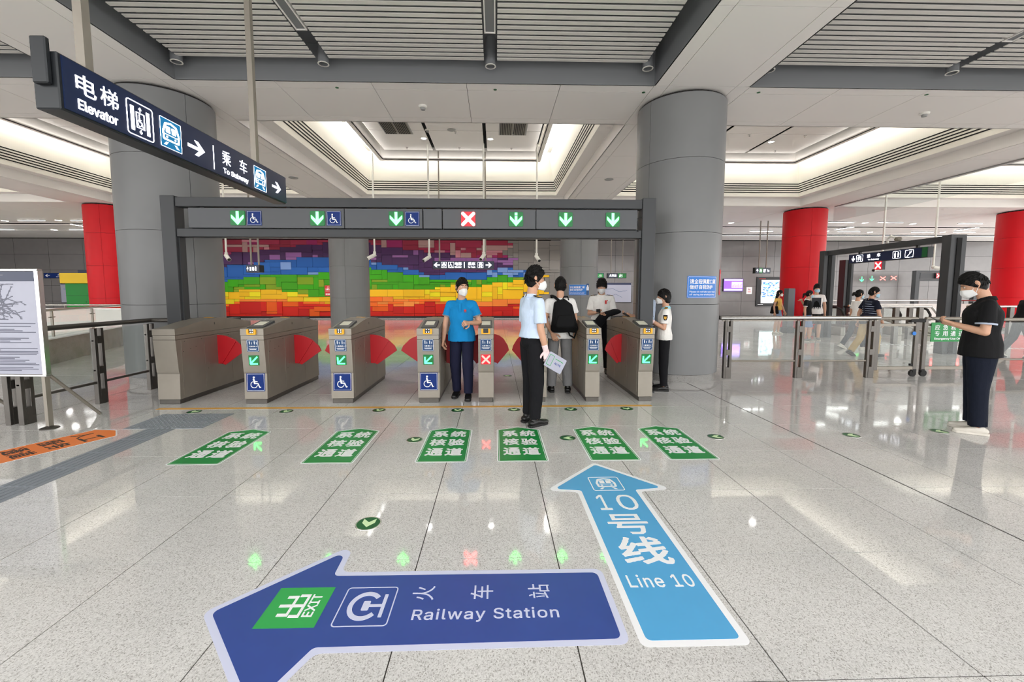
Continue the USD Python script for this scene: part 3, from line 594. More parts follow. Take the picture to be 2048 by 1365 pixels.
# ================================================================ fittings on the ceiling
def pic(t, name, poly, o, u, v, m='lit_white', d=.003, z0=0.0): return put(t, name, sheet(poly, d, o, u, v, z0), m)
DL = [(-4.78, 'left corner of the middle slatted bay'), (-2.60, 'end of the left diffuser strip'), (-.07, 'end of the middle diffuser strip'), (2.36, 'right corner of the middle slatted bay'), (4.27, 'left corner of the right slatted bay'), (7.2, 'end of the diffuser in the right slatted bay')]
for x, l in DL:
    t = thing('round_downlight', 'unlit grey cylinder downlight hanging at the ' + l, 'downlight', (x, 6.72, 4.99))
    put(t, 'housing', lathe([[.074, .0], [.078, .004], [.078, .42], [0, .42], [0, .40], [.07, .40], [.070, .006]], 28), 'ceiling_grey', 30)
    put(t, 'trim_ring', lathe([[.066, .0], [.082, .0], [.082, .008], [.066, .008]], 28), 'white_plastic', 30); put(t, 'lens', lathe([[0, .05], [.068, .05], [.068, .056], [0, .056]], 24), 'fixture_grey')
for x, y, z, l in ((-1.28, 7.75, BZ, 'under the beam in front of the middle coffer'), (7.89, 7.79, BZ, 'under the beam in front of the right coffer'), (-2.03, 13.05, 6.42, 'on the panelled lid of the middle coffer')):
    t = thing('smoke_detector', 'small cream smoke detector ' + l, 'smoke detector', (x, y, z))
    put(t, 'base', lathe([[0, 0], [.075, 0], [.075, -.02], [.06, -.035], [0, -.035]], 20), 'white_plastic', 30); put(t, 'head', lathe([[0, -.035], [.045, -.035], [.04, -.07], [0, -.075]], 16), 'fixture_grey', 30)
for x, y, z, l in ((-5.80, 12.5, BZ, 'left lengthwise beam'), (3.31, 12.43, BZ, 'right lengthwise beam'), (-1.31, 13.04, 6.42, 'lid of the middle coffer')):
    tag(put(None, 'ceiling_speaker', lathe([[0, 0], [.13, 0], [.125, -.012], [.10, -.018], [0, -.018]], 24, (x, y, z)), 'fixture_grey', 30), 'flat round ceiling speaker on the ' + l, 'speaker')
for bi, (xi0, xi1, yi0, yi1, zc) in enumerate(COF):
    if bi not in (1, 2, 3): continue
    bay = ['', 'left', 'middle', 'right'][bi]; w = xi1 - xi0 - .24
    for k, fx in enumerate((.17, .83)):
        x = xi0 + .12 + w * fx; y = yi0 + 2.25 if bi != 2 else 12.85
        t = thing('air_grille', '%s brown return air grille in the lid of the %s coffer' % (['left', 'right'][k], bay), 'air grille', (x, y, zc))
        put(t, 'grille_frame', bx(-.42, .42, -.55, .55, -.012, .0), 'fixture_grey')
        for s in (-1, 1): put(t, 'mesh_panel', bx(min(.01 * s, .38 * s), max(.01 * s, .38 * s), -.50, .50, -.018, -.011), 'grille')
        put(t, 'vanes', [bx(-.375 + .05 * i, -.355 + .05 * i, -.49, .49, -.030, -.018) for i in range(15) if abs(-.365 + .05 * i) > .02], 'slot_black', kind='stuff')
    for k, fx in enumerate((.30, .70)):
        x = xi0 + .12 + w * fx
        t = thing('spot_light', '%s small lit round lamp in the lid of the %s coffer' % (['left', 'right'][k], bay), 'downlight', (x, 13.75, zc))
        put(t, 'trim_ring', lathe([[.085, 0], [.11, 0], [.105, -.012], [.085, -.012]], 24), 'white_plastic', 30); put(t, 'lamp', lathe([[0, -.002], [.085, -.002], [.085, -.008], [0, -.008]], 20), 'spot_lamp')
    sp = []
    for i in range(3):
        for j, y in enumerate((13.2, 14.6)):
            x = xi0 + .12 + w * (i + .5) / 3; sp.append((x, y))
    for k, (x, y) in enumerate(sp):
        t = thing('sprinkler', 'small sprinkler head on the coffer lid', 'sprinkler', (x, y, zc), group='sprinkler heads on the coffer lids')
        put(t, 'rose', lathe([[0, 0], [.045, 0], [.04, -.01], [0, -.012]], 14), 'steel_bright'); put(t, 'head', lathe([[0, -.012], [.012, -.012], [.012, -.04], [.03, -.045], [.03, -.05], [0, -.05]], 10), 'steel_bright')
for x, y, l in ((-2.55, 7.12, 'below the left diffuser downlight'), (.0, 7.12, 'below the middle diffuser downlight'), (2.45, 7.15, 'left of the big right column top'), (4.35, 7.1, 'right of the big right column top'), (7.2, 7.1, 'at the right slatted bay downlight')):
    tag(put(None, 'ceiling_dot', lathe([[0, 0], [.028, 0], [.028, -.004], [0, -.004]], 14, (x, y, BZ)), 'print_green_dark'), 'tiny green marker dot under the front beam, ' + l, 'marker dot')
# tube lamps and spots over the far concourse
TL = [(15.68, 19.62, 16.92, 19.7), (18.04, 19.62, 19.31, 19.7), (17.53, 21.51, 17.72, 20.6), (18.26, 22.2, 19.43, 22.2), (13.46, 22.13, 14.65, 22.13), (22.35, 22.25, 23.5, 22.25), (22.29, 19.92, 23.44, 19.92), (24.09, 21.68, 24.1, 20.6), (24.63, 22.2, 25.76, 22.2),
      (-21.99, 20.25, -20.82, 20.25), (-19.57, 20.2, -18.4, 20.2), (-20.2, 20.82, -20.23, 21.9), (-22.01, 22.6, -20.87, 22.6), (-26.0, 22.7, -24.96, 22.7), (27.5, 20.2, 28.7, 20.2)]
TN = ['right of the middle red column, front row', 'second right of middle red column', 'slanting, near middle red column', 'back row right of the middle red column', 'above the hanging exit sign', 'between the right red columns', 'left of the rightmost red column', 'slanting, by the rightmost column', 'beside the rightmost red column',
      'second left of left red column', 'next to left red column', 'slanting, near left red column', 'back row near left red column', 'leftmost one at the picture edge', 'hidden behind the rightmost red column']
def cz(y): return BZ - .03 if y > 22.9 else BZ if y > 21.2 or y < 19.2 else BZ + .06
for x0, y0, x1, y1 in TL:
    z = min(cz(y0), cz(y1)); t = thing('tube_light', 'slim lit tube lamp on the far ceiling, ' + TN[TL.index((x0, y0, x1, y1))], 'ceiling lamp', ((x0 + x1) / 2, (y0 + y1) / 2, z), math.degrees(math.atan2(y1 - y0, x1 - x0)))
    h = math.hypot(x1 - x0, y1 - y0) / 2
    put(t, 'channel', bx(-h - .01, h + .01, -.045, .045, -.03, .0), 'fixture_grey'); put(t, 'lamp', bx(-h, h, -.035, .035, -.045, -.03), 'tube_lamp')
for di, (x, y) in enumerate([(-20.21, 20.26), (-22.85, 20.47), (-23.02, 22.81), (17.68, 19.92), (17.64, 22.22), (20.25, 20.15), (20.29, 22.51), (24.21, 22.4), (11.28, 20.1)]):
    t = thing('spot_light', 'round lit downlight on the far ceiling, ' + ['between two tubes left of the left red column', 'near the left picture edge, front row', 'back row left of the left red column', 'right of the middle red column, front row', 'right of the middle red column, back row', 'midway between the two right red columns, front row', 'midway between the two right red columns, back row', 'left of the rightmost red column, back row', 'right of the big grey column top'][di], 'downlight', (x, y, cz(y)))
    put(t, 'trim_ring', lathe([[.12, 0], [.15, 0], [.14, -.015], [.12, -.015]], 20), 'white_plastic', 30); put(t, 'lamp', lathe([[0, -.002], [.12, -.002], [.12, -.01], [0, -.01]], 20), 'spot_lamp')
# ================================================================ rainbow mural of coloured panels
PAL = {'c': [(146, 40, 62), (158, 44, 72), (150, 36, 92)], 'p': [(76, 42, 88), (70, 40, 82)], 'b': [(38, 94, 168), (34, 88, 160)], 'g': [(60, 158, 20), (64, 150, 24)], 'y': [(240, 186, 32), (228, 178, 30)], 'o': [(236, 128, 52), (240, 110, 36)], 'r': [(190, 32, 26), (206, 38, 26)],
       'C': [(176, 140, 136), (196, 128, 140)], 'P': [(142, 92, 150), (150, 100, 156)], 'B': [(114, 146, 198), (122, 152, 204)], 'G': [(122, 152, 30), (130, 158, 36)], 'Y': [(230, 214, 30), (226, 206, 34)], 'O': [(240, 146, 66)], 'R': [(226, 92, 26)], 'n': [(132, 127, 122), (126, 121, 116)]}
for k, cs in PAL.items():
    for i, c in enumerate(cs): mat('mural_%s_%d' % ({'c': 'crimson', 'p': 'purple', 'b': 'blue', 'g': 'green', 'y': 'yellow', 'o': 'orange', 'r': 'red', 'C': 'pink', 'P': 'lilac', 'B': 'pale_blue', 'G': 'olive', 'Y': 'lemon', 'O': 'pale_orange', 'R': 'vermilion', 'n': 'stone'}[k], i), rgb(*c), .45, spec=.25)
MN = {'c': 'crimson', 'p': 'purple', 'b': 'blue', 'g': 'green', 'y': 'yellow', 'o': 'orange', 'r': 'red', 'C': 'pink', 'P': 'lilac', 'B': 'pale_blue', 'G': 'olive', 'Y': 'lemon', 'O': 'pale_orange', 'R': 'vermilion', 'n': 'stone'}
KX = [0, 105, 205, 300, 405, 465, 555, 615, 672]
KB = [[30, 20, 10, 10, 20, 30, 35, 20, 0], [55, 45, 31, 45, 65, 66, 58, 40, 40], [79, 75, 61, 60, 73, 80, 72, 74, 50], [99, 105, 113, 104, 95, 92, 86, 80, 60], [121, 124, 124, 114, 118, 124, 122, 120, 120], [124, 128, 126, 131, 126, 130, 134, 130, 126]]
NX, NZ = 64, 31; rs = random.Random(11)
cell = [[None] * NX for _ in range(NZ)]
for i in range(NX):
    u = (i + .5) * 10.5
    lim = [float(np.interp(u, KX, b)) for b in KB]
    for j in range(NZ):
        v = (j + .5) * 4.97; n = (meshkit.noise(np.array([[i / 4.3, j / 9.0, .5]]), 3)[0] - .5) * 20
        k = 'cpbgyor'[sum(v + n > L for L in lim)]
        if u > 535 and meshkit.noise(np.array([[i / 2.1, j / 2.3, 4.]]), 9)[0] < (u - (535 if v < 58 else 590)) / 75.0: k = 'n'
        cell[j][i] = k
for _ in range(95):                                  # lighter tiles scattered in their own band
    i, j = rs.randrange(NX - 2), rs.randrange(NZ - 2); k = cell[j][i]
    if k in 'cpbgyor':
        wide = 1 + rs.randrange(3); tall = 1 + rs.randrange(3)
        for a in range(tall):
            for b in range(wide):
                if j + a < NZ and i + b < NX and cell[j + a][i + b] == k: cell[j + a][i + b] = k.upper()
for j in range(NZ):                                  # pink cloud at the upper right
    for i in range(NX):
        u, v = i * 10.5, j * 4.97
        if 450 < u < 600 and v < 40 and cell[j][i] in 'cp' and meshkit.noise(np.array([[i / 2.5, j / 3.0, 7.]]), 5)[0] > .42: cell[j][i] = 'C' if v < 32 else 'P'
        if u > 520 and cell[j][i] == 'b' and rs.random() < .7: cell[j][i] = 'B'
mu = thing('rainbow_mural', 'rainbow mural of flat coloured rectangular panels on the far wall', 'mural', (-6.25, YW - .02, 0))
used = [[False] * NX for _ in range(NZ)]; pieces = []
MX0, MX1, MZ0, MZ1 = -16.5, 3.95, .125, 4.74
for j in range(NZ):
    for i in range(NX):
        if used[j][i]: continue
        k = cell[j][i]; w = 1; wm = rs.choice([2, 3, 3, 4, 4, 5]); hm = rs.choice([2, 3, 4, 4, 5])
        while w < wm and i + w < NX and cell[j][i + w] == k and not used[j][i + w]: w += 1
        h = 1
        while h < hm and j + h < NZ and all(cell[j + h][i + q] == k and not used[j + h][i + q] for q in range(w)): h += 1
        for a in range(h):
            for b in range(w): used[j + a][i + b] = True
        pieces.append((w * h, k, i, j, w, h))
pieces.sort(key=lambda p: -p[0]); sx, sz = (MX1 - MX0) / NX, (MZ1 - MZ0) / NZ; small = {}
for n, (_, k, i, j, w, h) in enumerate(pieces):
    x0, z1 = MX0 + i * sx + 6.25, MZ1 - j * sz; d = rs.choice([.012, .02, .03, .045, .06])
    m = bx(x0 + .006, x0 + w * sx - .006, -d, .006, z1 - h * sz + .006, z1 - .006, 0); mm = 'mural_%s_%d' % (MN[k], rs.randrange(len(PAL[k])))
    if n < 296: put(mu, 'panel', m, mm)
    else: small.setdefault(mm, []).append(m)
for mm, ms in small.items(): put(mu, 'small_panels', ms, mm, kind='stuff')
# ================================================================ hanging signs and cameras of the concourse
def poled_sign(name, label, x0, x1, y, z0, z1, ztop, marks, poles=(.25, .75), depth=.16, rot=0.0, case='sign_case', face='sign_navy'):
    t = thing(name, label, 'sign', ((x0 + x1) / 2, y, z0), rot); h = (x1 - x0) / 2; H = z1 - z0
    put(t, 'case', bx(-h, h, -depth / 2, depth / 2, 0, H, .004), case); put(t, 'face', bx(-h + .015, h - .015, -depth / 2 - .006, -depth / 2, .012, H - .012), face)
    for p in poles: put(t, 'pole', cyl((-h + 2 * h * p, 0, H), (-h + 2 * h * p, 0, ztop - z0), .025, 10), 'steel')
    for poly, m in marks(-h, h, H): pic(t, 'lettering' if m == 'lit_white' else 'tile', poly, (0, -depth / 2 - .006, 0), (1, 0, 0), (0, 0, 1), m, .002 if m == 'lit_white' else .001, .001 if m == 'lit_white' else 0)
    return t
def m_mid(a, b, H):
    q = [fit(affinity.rotate(arrow(), 180), a + .04, H * .2, a + .26, H * .8)]
    for x, g in ((a + .30, train()), (a + .55, wheelchair()), (b - .58, train())):
        r = rrect(x, H * .12, x + .2, H * .88, .02); q += [ring(r, .014), fit(g, x + .04, H * .2, x + .16, H * .8)]
    q += [fit(text('电梯', .1, 2, True), a + .78, H * .42, a + 1.02, H * .88), fit(text('Elevator', .05, 2), a + .78, H * .12, a + 1.02, H * .34), rrect(a + 1.10, H * .1, a + 1.13, H * .9, .01),
          fit(text('乘车', .1, 2, True), a + 1.24, H * .42, a + 1.5, H * .88), fit(text('To Train', .05, 2), a + 1.24, H * .12, a + 1.5, H * .34), fit(arrow(), b - .30, H * .2, b - .08, H * .8)]
    return [(union_all(q), 'lit_white')]
poled_sign('hanging_sign', 'lit blue elevator and train direction sign hanging in front of the rainbow mural', -2.21, -.05, 15.0, 2.385, 2.66, 6.42, m_mid, (.11, .86))
def m_small(a, b, H): 
    w = b - a; r = lambda f: a + w * f
    return [(union_all([fit(affinity.rotate(arrow(), 90), r(.08), H * .2, r(.20), H * .8)] + [rrect(r(f), H * .25, r(f + .13), H * .75, .01) for f in (.28, .48)] + [fit(person_icon(), r(.68), H * .2, r(.78), H * .8)]), 'lit_white')]
poled_sign('hanging_sign', 'small dark hanging sign with up arrow in front of the mural at left', -6.95, -6.50, 12.0, 2.11, 2.31, 5.12, m_small, (.25, .8), rot=-14)
def m_exit(a, b, H):
    w = b - a; r = lambda f: a + w * f
    return [(sbox(r(.24), .015, r(.46), H - .015), 'print_exit_green'), (union_all([fit(affinity.rotate(arrow(), 90), r(.06), H * .2, r(.18), H * .8), fit(exit_logo(), r(.28), H * .2, r(.42), H * .8), rrect(r(.52), H * .2, r(.66), H * .8, .01), fit(text('To', .1, 2), r(.74), H * .25, r(.92), H * .7)]), 'lit_white')]
poled_sign('hanging_sign', 'small dark hanging exit sign beside the red column at right', 12.0, 12.85, 19.4, 2.45, 2.72, BZ + .06, m_exit, (.3, .78), rot=12)
def m_word(a, b, H): return [(sbox(a + (b - a) * .55, .015, b - .02, H - .015), 'print_exit_green'), (union_all([fit(text('火车站', .1, 2, True), a + .1, H * .25, a + (b - a) * .48, H * .8), fit(exit_logo(), a + (b - a) * .62, H * .2, a + (b - a) * .78, H * .8)]), 'lit_white')]
poled_sign('hanging_sign', 'small lit hanging sign behind the staff at the right gantry post', 5.85, 6.86, 22.0, 2.32, 2.58, BZ, m_word, (.2, .8))
poled_sign('hanging_sign', 'dark hanging sign with lit letters above the yellow and green kiosk', -20.5, -19.2, 21.35, 2.49, 2.67, BZ + .06, lambda a, b, H: [(union_all([fit(text('出口', .1, 2, True), a + .5, H * .2, a + .85, H * .85), rrect(a + .95, H * .3, a + 1.2, H * .8, .01)]), 'lit_white')], (.38,))
for x, z, l, a in ((-8.87, 2.70, 'far left one below the gantry', 40), (-4.02, 2.74, 'second from left, right of the pale left column', -60), (-2.21, 2.68, 'third from left, in front of the mural', -40), (-.39, 2.74, 'fourth from left, over the red cross gate', -20), (1.38, 2.70, 'right one above the backpack man', 15)):
    t = thing('security_camera', 'white pole hung security camera, ' + l, 'security camera', (x, 14.2, z))
    put(t, 'pole', cyl((0, 0, .16), (0, 0, 6.42 - z), .03, 10), 'white_plastic', 40); put(t, 'bracket', [cyl((0, 0, .10), (0, 0, .17), .05, 12), ball((0, 0, .07), .045, 2)], 'white_plastic', 40)
    d = np.array([math.sin(math.radians(a)) * .8, -math.cos(math.radians(a)) * .55, -.42]); d /= np.linalg.norm(d); p0 = np.array([0, 0, .06]) 
    put(t, 'camera_body', cyl(p0 - d * .04, p0 + d * .26, .062, 16), 'white_plastic', 40); put(t, 'lens', cyl(p0 + d * .255, p0 + d * .268, .050, 16), 'black_plastic', 40)
# ================================================================ on the far wall
def wall_board(name, label, cat, x0, x1, z0, z1, d, m, extra=(), frame_m='sign_case'):
    t = thing(name, label, cat, ((x0 + x1) / 2, YW - .015, (z0 + z1) / 2)); w, h = (x1 - x0) / 2, (z1 - z0) / 2
    put(t, 'case', bx(-w - .02, w + .02, -d, 0, -h - .02, h + .02, .004), frame_m); put(t, 'face', bx(-w, w, -d - .004, -d, -h, h), m)
    for nm, poly, mm, k in extra: pic(t, nm, poly, (0, -d - .004, 0), (1, 0, 0), (0, 0, 1), mm, .002, .001 * k)
    return t
mat('screen_violet', rgb(96, 60, 200), .3, emit=rgb(104, 62, 220), es=1.2); mat('screen_lilac', rgb(190, 170, 240), .3, emit=rgb(196, 170, 255), es=1.2); mat('screen_pink', rgb(230, 120, 160), .3, emit=rgb(240, 110, 150), es=1.1); mat('screen_dark', rgb(20, 14, 50), .3)
mat('poster_light', rgb(200, 230, 235), .3, emit=rgb(215, 240, 240), es=1.3); mat('poster_teal', rgb(70, 150, 150), .3, emit=rgb(70, 150, 160), es=.9); mat('poster_blue', rgb(40, 90, 170), .3, emit=rgb(50, 100, 180), es=.8)
wall_board('television', 'wall television with violet picture right of the grey column', 'television', 14.2, 15.4, 1.67, 2.42, .10, 'screen_violet', [('picture_band', union_all([sbox(-.57, .27, .57, .35), sbox(-.57, -.35, .57, -.24)]), 'screen_lilac', 1), ('picture_scene', sbox(-.1, -.16, .57, .2), 'screen_lilac', 1), ('picture_crowd', union_all([sbox(-.08 + .07 * i, -.15, -.02 + .07 * i, -.02 + .05 * (i * 7 % 3)) for i in range(9)]), 'screen_pink', 2)], 'black_plastic')
wall_board('notice', 'small white no smoking notice on the wall between television and poster', 'notice', 15.72, 16.04, 1.50, 1.90, .008, 'print_white', [('mark', union_all([ring(Point(0, .06).buffer(.085), .014), stroke([(-.055, .115), (.055, .005)], .014), sbox(-.1, -.10, .1, -.06)]), 'sticker_red', 1), ('smoke_mark', sbox(-.05, .05, .05, .068), 'black_plastic', 1)], 'white_plastic')
blobs = [Point(rs.uniform(-.40, .45), rs.uniform(-.25, .65)).buffer(1).buffer(0) for _ in range(0)]
def strip_blobs(n, x0, x1, y0, y1, seed):
    r = random.Random(seed); return union_all([affinity.rotate(affinity.scale(Point(r.uniform(x0, x1), r.uniform(y0, y1)).buffer(.05, quad_segs=3), r.uniform(1, 2.6), r.uniform(.3, .8)), r.uniform(-30, 30)) for _ in range(n)])
wall_board('poster_lightbox', 'tall black framed lightbox poster in blue and white left of the red column', 'poster', 16.33, 18.4, .74, 2.53, .06, 'black_plastic', [('lit_picture', sbox(-.76, -.72, .76, .72), 'poster_light', 1), ('teal_print', strip_blobs(50, -.65, .6, -.4, .62, 3), 'poster_teal', 2), ('blue_print', strip_blobs(36, -.65, .6, -.35, .62, 4), 'poster_blue', 3), ('red_heading', sbox(-.92, .78, -.5, .81), 'sticker_red', 1), ('small_print', sbox(-.95, -.82, -.6, -.80), 'print_white', 1)], 'black_plastic')
wall_board('map_board', 'pale wall map board behind the staff at the right gantry post', 'map', 6.7, 8.42, .98, 2.17, .03, 'paper', [('map_lines', union_all([stroke([(-.7, .2), (-.3, .25), (.1, .05), (.6, .12)], .015), stroke([(-.6, -.3), (-.1, -.1), (.3, -.3)], .015)]), 'sticker_navy', 1), ('heading', sbox(-.84, .48, .84, .58), 'sign_navy', 1)])
wall_board('map_board', 'pale wall map board left of the green kiosk', 'map', -26.05, -24.9, .98, 2.18, .03, 'paper', [('map_lines', stroke([(-.4, .2), (-.1, .15), (.3, -.2)], .02), 'sticker_blue', 1), ('heading', sbox(-.56, .48, .56, .58), 'sign_navy', 1)])
w = 1.65
wall_board('wall_sign', 'blue and green railway station exit sign on the far left wall', 'sign', -26.95, -23.65, 2.44, 2.72, .03, 'print_blue', [('green_end', sbox(.62, -.13, 1.64, .13), 'print_exit_green', 1), ('lettering', union_all([fit(affinity.rotate(arrow(), 180), -1.58, -.08, -1.3, .08), fit(text('火车站', .1, 2, True), -.85, -.02, -.35, .11), fit(text('Railway Station', .05, 2), -.95, -.11, -.3, -.05), ring(Point(.0, 0).buffer(.1), .02), fit(exit_logo(), .72, -.09, .98, .09)]), 'print_white', 2)])
wall_board('wall_sign', 'small blue and green exit sign on the wall beside the right distant column', 'sign', 5.6, 6.68, 2.47, 2.76, .03, 'print_blue', [('green_end', sbox(.14, -.13, .53, .13), 'print_exit_green', 1), ('lettering', fit(exit_logo(), .24, -.09, .43, .09), 'print_white', 2)])
t = wall_board('notice', 'square red notice with white lettering on the green part of the mural', 'notice', -10.37, -9.97, 1.37, 1.98, .075, 'sticker_red', [('lettering', union_all([fit(text('注意安全', .1, 2, True), -.17, .04, .17, .14), fit(text('请勿攀爬', .1, 2, True), -.17, -.26, .17, -.15), ring(Point(0, .22).buffer(.06), .015), sbox(-.17, -.03, .17, -.02)]), 'print_white', 1)], 'sticker_red')
# lane mark reflections at right, painted as glowing shapes on the far wall
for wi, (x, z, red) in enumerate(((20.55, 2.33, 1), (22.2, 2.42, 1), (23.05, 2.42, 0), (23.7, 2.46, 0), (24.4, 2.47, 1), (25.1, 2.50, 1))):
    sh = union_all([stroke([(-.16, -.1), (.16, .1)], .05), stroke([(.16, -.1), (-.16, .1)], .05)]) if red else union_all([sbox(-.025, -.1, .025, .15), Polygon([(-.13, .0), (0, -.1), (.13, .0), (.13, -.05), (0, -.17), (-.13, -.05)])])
    t = thing('wall_signal', 'painted %s reflection on the far right wall, %s' % ('red cross' if red else 'green down arrow', ['leftmost mark of the row', 'second mark from left', 'left one of the two arrows', 'right one of the two arrows', 'second cross from right', 'rightmost mark of the row'][wi]), 'lane signal', (x, YW - .013, z))
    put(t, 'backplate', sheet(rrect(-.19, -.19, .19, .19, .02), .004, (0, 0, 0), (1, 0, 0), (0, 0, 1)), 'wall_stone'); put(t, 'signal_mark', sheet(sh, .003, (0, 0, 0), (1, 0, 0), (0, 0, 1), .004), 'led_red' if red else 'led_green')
# ================================================================ notices wrapped on the columns
def wrap(t, name, poly, m, a, z, R, d=.002, sub=None):
    """poly in metres (arc length, height) bent round a column of radius R about local angle a"""
    p = poly.segmentize(.04) if hasattr(poly, 'segmentize') else poly
    strips = []
    x0, _, x1, _ = p.bounds; n = max(1, int((x1 - x0) / .05))
    for i in range(n):
        c = p.intersection(sbox(x0 + (x1 - x0) * i / n, -9, x0 + (x1 - x0) * (i + 1) / n, 9))
        for g in getattr(c, 'geoms', [c]):
            if g.geom_type == 'Polygon' and g.area > 1e-8: strips.append(trimesh.creation.extrude_polygon(g, d, engine='earcut'))
    m_ = trimesh.util.concatenate(strips); v = m_.vertices; th = a + v[:, 0] / R; r = R + v[:, 2]
    m_.vertices = np.c_[r * np.cos(th), r * np.sin(th), z + v[:, 1]]; return put(t, name, m_, m)
def mask_notice(x, y, ang, z, w, h, label, figure):
    t = thing('notice', label, 'notice', (x, y, 0)); R = .742; a = math.radians(ang)
    wrap(t, 'blue_sheet', rrect(-w / 2, -h / 2, w / 2, h / 2, .02), 'sticker_blue', a, z, R)
    k = .8 if figure else 1.0; x0 = -w / 2 + .04; x1 = x0 + (w - .08) * k
    wrap(t, 'lettering', union_all([fit(text('请全程佩戴口罩', .1, 2, True), x0, h * .14, x1, h * .36), fit(text('做好自我防护', .1, 2, True), x0, -h * .10, x0 + (x1 - x0) * .86, h * .10),
         fit(text('Please do not take your mask', .05, 1), x0, -h * .27, x1, -h * .17), fit(text('off during the whole journey', .05, 1), x0, -h * .40, x1 * .95, -h * .30), ring(rrect(-w / 2 + .012, -h / 2 + .012, w / 2 - .012, h / 2 - .012, .015), .005)]), 'print_white', a, z, R + .0021, .0008)
    if figure:
        fx = w / 2 - .06
        wrap(t, 'officer_figure', union_all([sbox(fx - .05, -h * .5, fx + .05, -h * .05), rrect(fx - .055, h * .28, fx + .055, h * .60, .03)]), 'sticker_navy', a, z, R + .003, .0008)
        wrap(t, 'officer_shirt', union_all([sbox(fx - .05, -h * .05, fx + .05, h * .28), Point(fx, h * .36).buffer(.035)]), 'print_white', a, z, R + .0039, .0008)
mask_notice(CXS[3], 7.70, -76, 1.635, .60, .37, 'bright blue mask notice wrapped on the big right column', False)
mask_notice(CXS[3], 16.77, -100, 1.66, .80, .40, 'small blue mask notice with an officer figure on the distant right column', True)
t = thing('notice', 'narrow pink and red sheet on the far right side of the big column', 'notice', (CXS[3], 7.70, 0))
wrap(t, 'red_sheet', sbox(-.12, -.22, .12, .22), 'sticker_red', math.radians(-33), 1.72, .742); wrap(t, 'pale_print', union_all([sbox(-.09, .05, .09, .15), sbox(-.09, -.16, .09, -.08)]), 'mural_pink_1', math.radians(-33), 1.72, .7445, .0008)
# ================================================================ railings
def twin_post(t, x, y, along, h=1.05, m='steel_dark', w=.045, gap=.05):
    """two flat bars with spacer blocks; along: 'x' or 'y', the run of the rail"""
    b = []
    for s in (-1, 1):
        o = s * (gap / 2 + w / 2)
        b.append(bx(x + o - w / 2, x + o + w / 2, y - .03, y + .03, 0, h, .003) if along == 'x' else bx(x - .03, x + .03, y + o - w / 2, y + o + w / 2, 0, h, .003))
    put(t, 'post', b, m)
    for z, d in ((.0, .20), (.42, .10), (.84, .10)): put(t, 'spacer', bx(x - gap / 2 - .01, x + gap / 2 + .01, y - .034, y + .034, z, z + d) if along == 'x' else bx(x - .034, x + .034, y - gap / 2 - .01, y + gap / 2 + .01, z, z + d), m)
    return t
def clamp(t, x, y, z, along): put(t, 'glass_clamp', bx(x - .07, x + .07, y - .022, y + .022, z - .016, z + .016, .008) if along == 'x' else bx(x - .022, x + .022, y - .07, y + .07, z - .016, z + .016, .008), 'steel_dark')
RY = 7.37
t = thing('glass_railing', 'steel and glass railing running right from the big grey column', 'railing', (4.0, RY, 0)); o = 4.0
put(t, 'handrail', cyl((.02, 0, 1.09), (2.93, 0, 1.09), .033, 16), 'steel_bright', 40); put(t, 'handrail_cap', ball((.02, 0, 1.09), .033, 2), 'steel_dark', True)
put(t, 'glass_channel', bx(.05, 2.9, -.012, .012, 1.03, 1.05), 'steel')
for x in (4.165, 5.475, 6.79): twin_post(t, x - o, 0, 'x'); clamp(t, x - o, 0, .47, 'x'); clamp(t, x - o, 0, .9, 'x')
for a, b in ((4.23, 5.41), (5.54, 6.72)): put(t, 'lower_rail', cyl((a - o, 0, .31), (b - o, 0, .31), .018, 10), 'steel', 40); put(t, 'glass_pane', bx(a - o + .02, b - o - .02, -.005, .005, .33, 1.03), 'glass_clear')
t = thing('barrier_gate', 'steel framed swing barrier with blue dot and caster wheel beside the railing', 'barrier gate', (6.9, 7.44, 0))
def swing(t, x0, x1, plate):
    for x in (x0, x1): put(t, 'upright', bx(x - .035, x + .035, -.025, .025, .12, 1.06, .004), 'steel_dark')
    put(t, 'handrail', cyl((x0, 0, 1.07), (x1, 0, 1.07), .03, 14), 'steel', 40); put(t, 'upper_bar', bx(x0, x1, -.02, .02, .93, .98, .004), 'steel'); put(t, 'lower_bar', bx(x0, x1, -.02, .02, .13, .19, .004), 'steel')
    put(t, 'glass_pane', bx(x0 + .04, x1 - .04, -.004, .004, .19, .93), 'glass_clear')
    put(t, 'caster', [cyl((x1 - .02 if not plate else x0 + .02, -.02, .062), (x1 - .02 if not plate else x0 + .02, .02, .062), .06, 18), bx((x1 if not plate else x0) - .03, (x1 if not plate else x0) + .03, -.028, .028, .08, .14)], 'rubber', 40)
swing(t, .06, .80, False); put(t, 'blue_dot', cyl((.74, -.03, .80), (.74, -.02, .80), .035, 16), 'sticker_blue'); put(t, 'latch', [bx(.66, .95, -.03, .03, 1.0, 1.07, .01), bx(.72, .83, -.02, .02, .20, .24)], 'rubber')
t = thing('barrier_gate', 'steel framed swing barrier carrying the green emergency sign', 'barrier gate', (7.80, 7.44, 0)); swing(t, .06, 1.25, True)
t = thing('emergency_sign', 'green emergency use only sign in Chinese and English on the barrier', 'sign', (7.93, 7.40, .65))
put(t, 'green_plate', bx(0, .67, -.008, 0, 0, .35), 'print_green')
q = []
for row, z in (('应急救援', .215), ('专用通道', .10)):
    for k, ch in enumerate(row): q.append(fit(text(ch, .1, 1, True), .065 + .15 * k, z, .065 + .15 * k + .095, z + .095))
put(t, 'lettering', sheet(union_all(q + [fit(text('Emergency Use Only', .05, 3), .065, .025, .60, .075)]), .002, (0, -.008, 0), (1, 0, 0), (0, 0, 1)), 'print_white')
t = thing('glass_railing', 'railing at the right edge behind the man in black shirt', 'railing', (9.1, 7.44, 0))
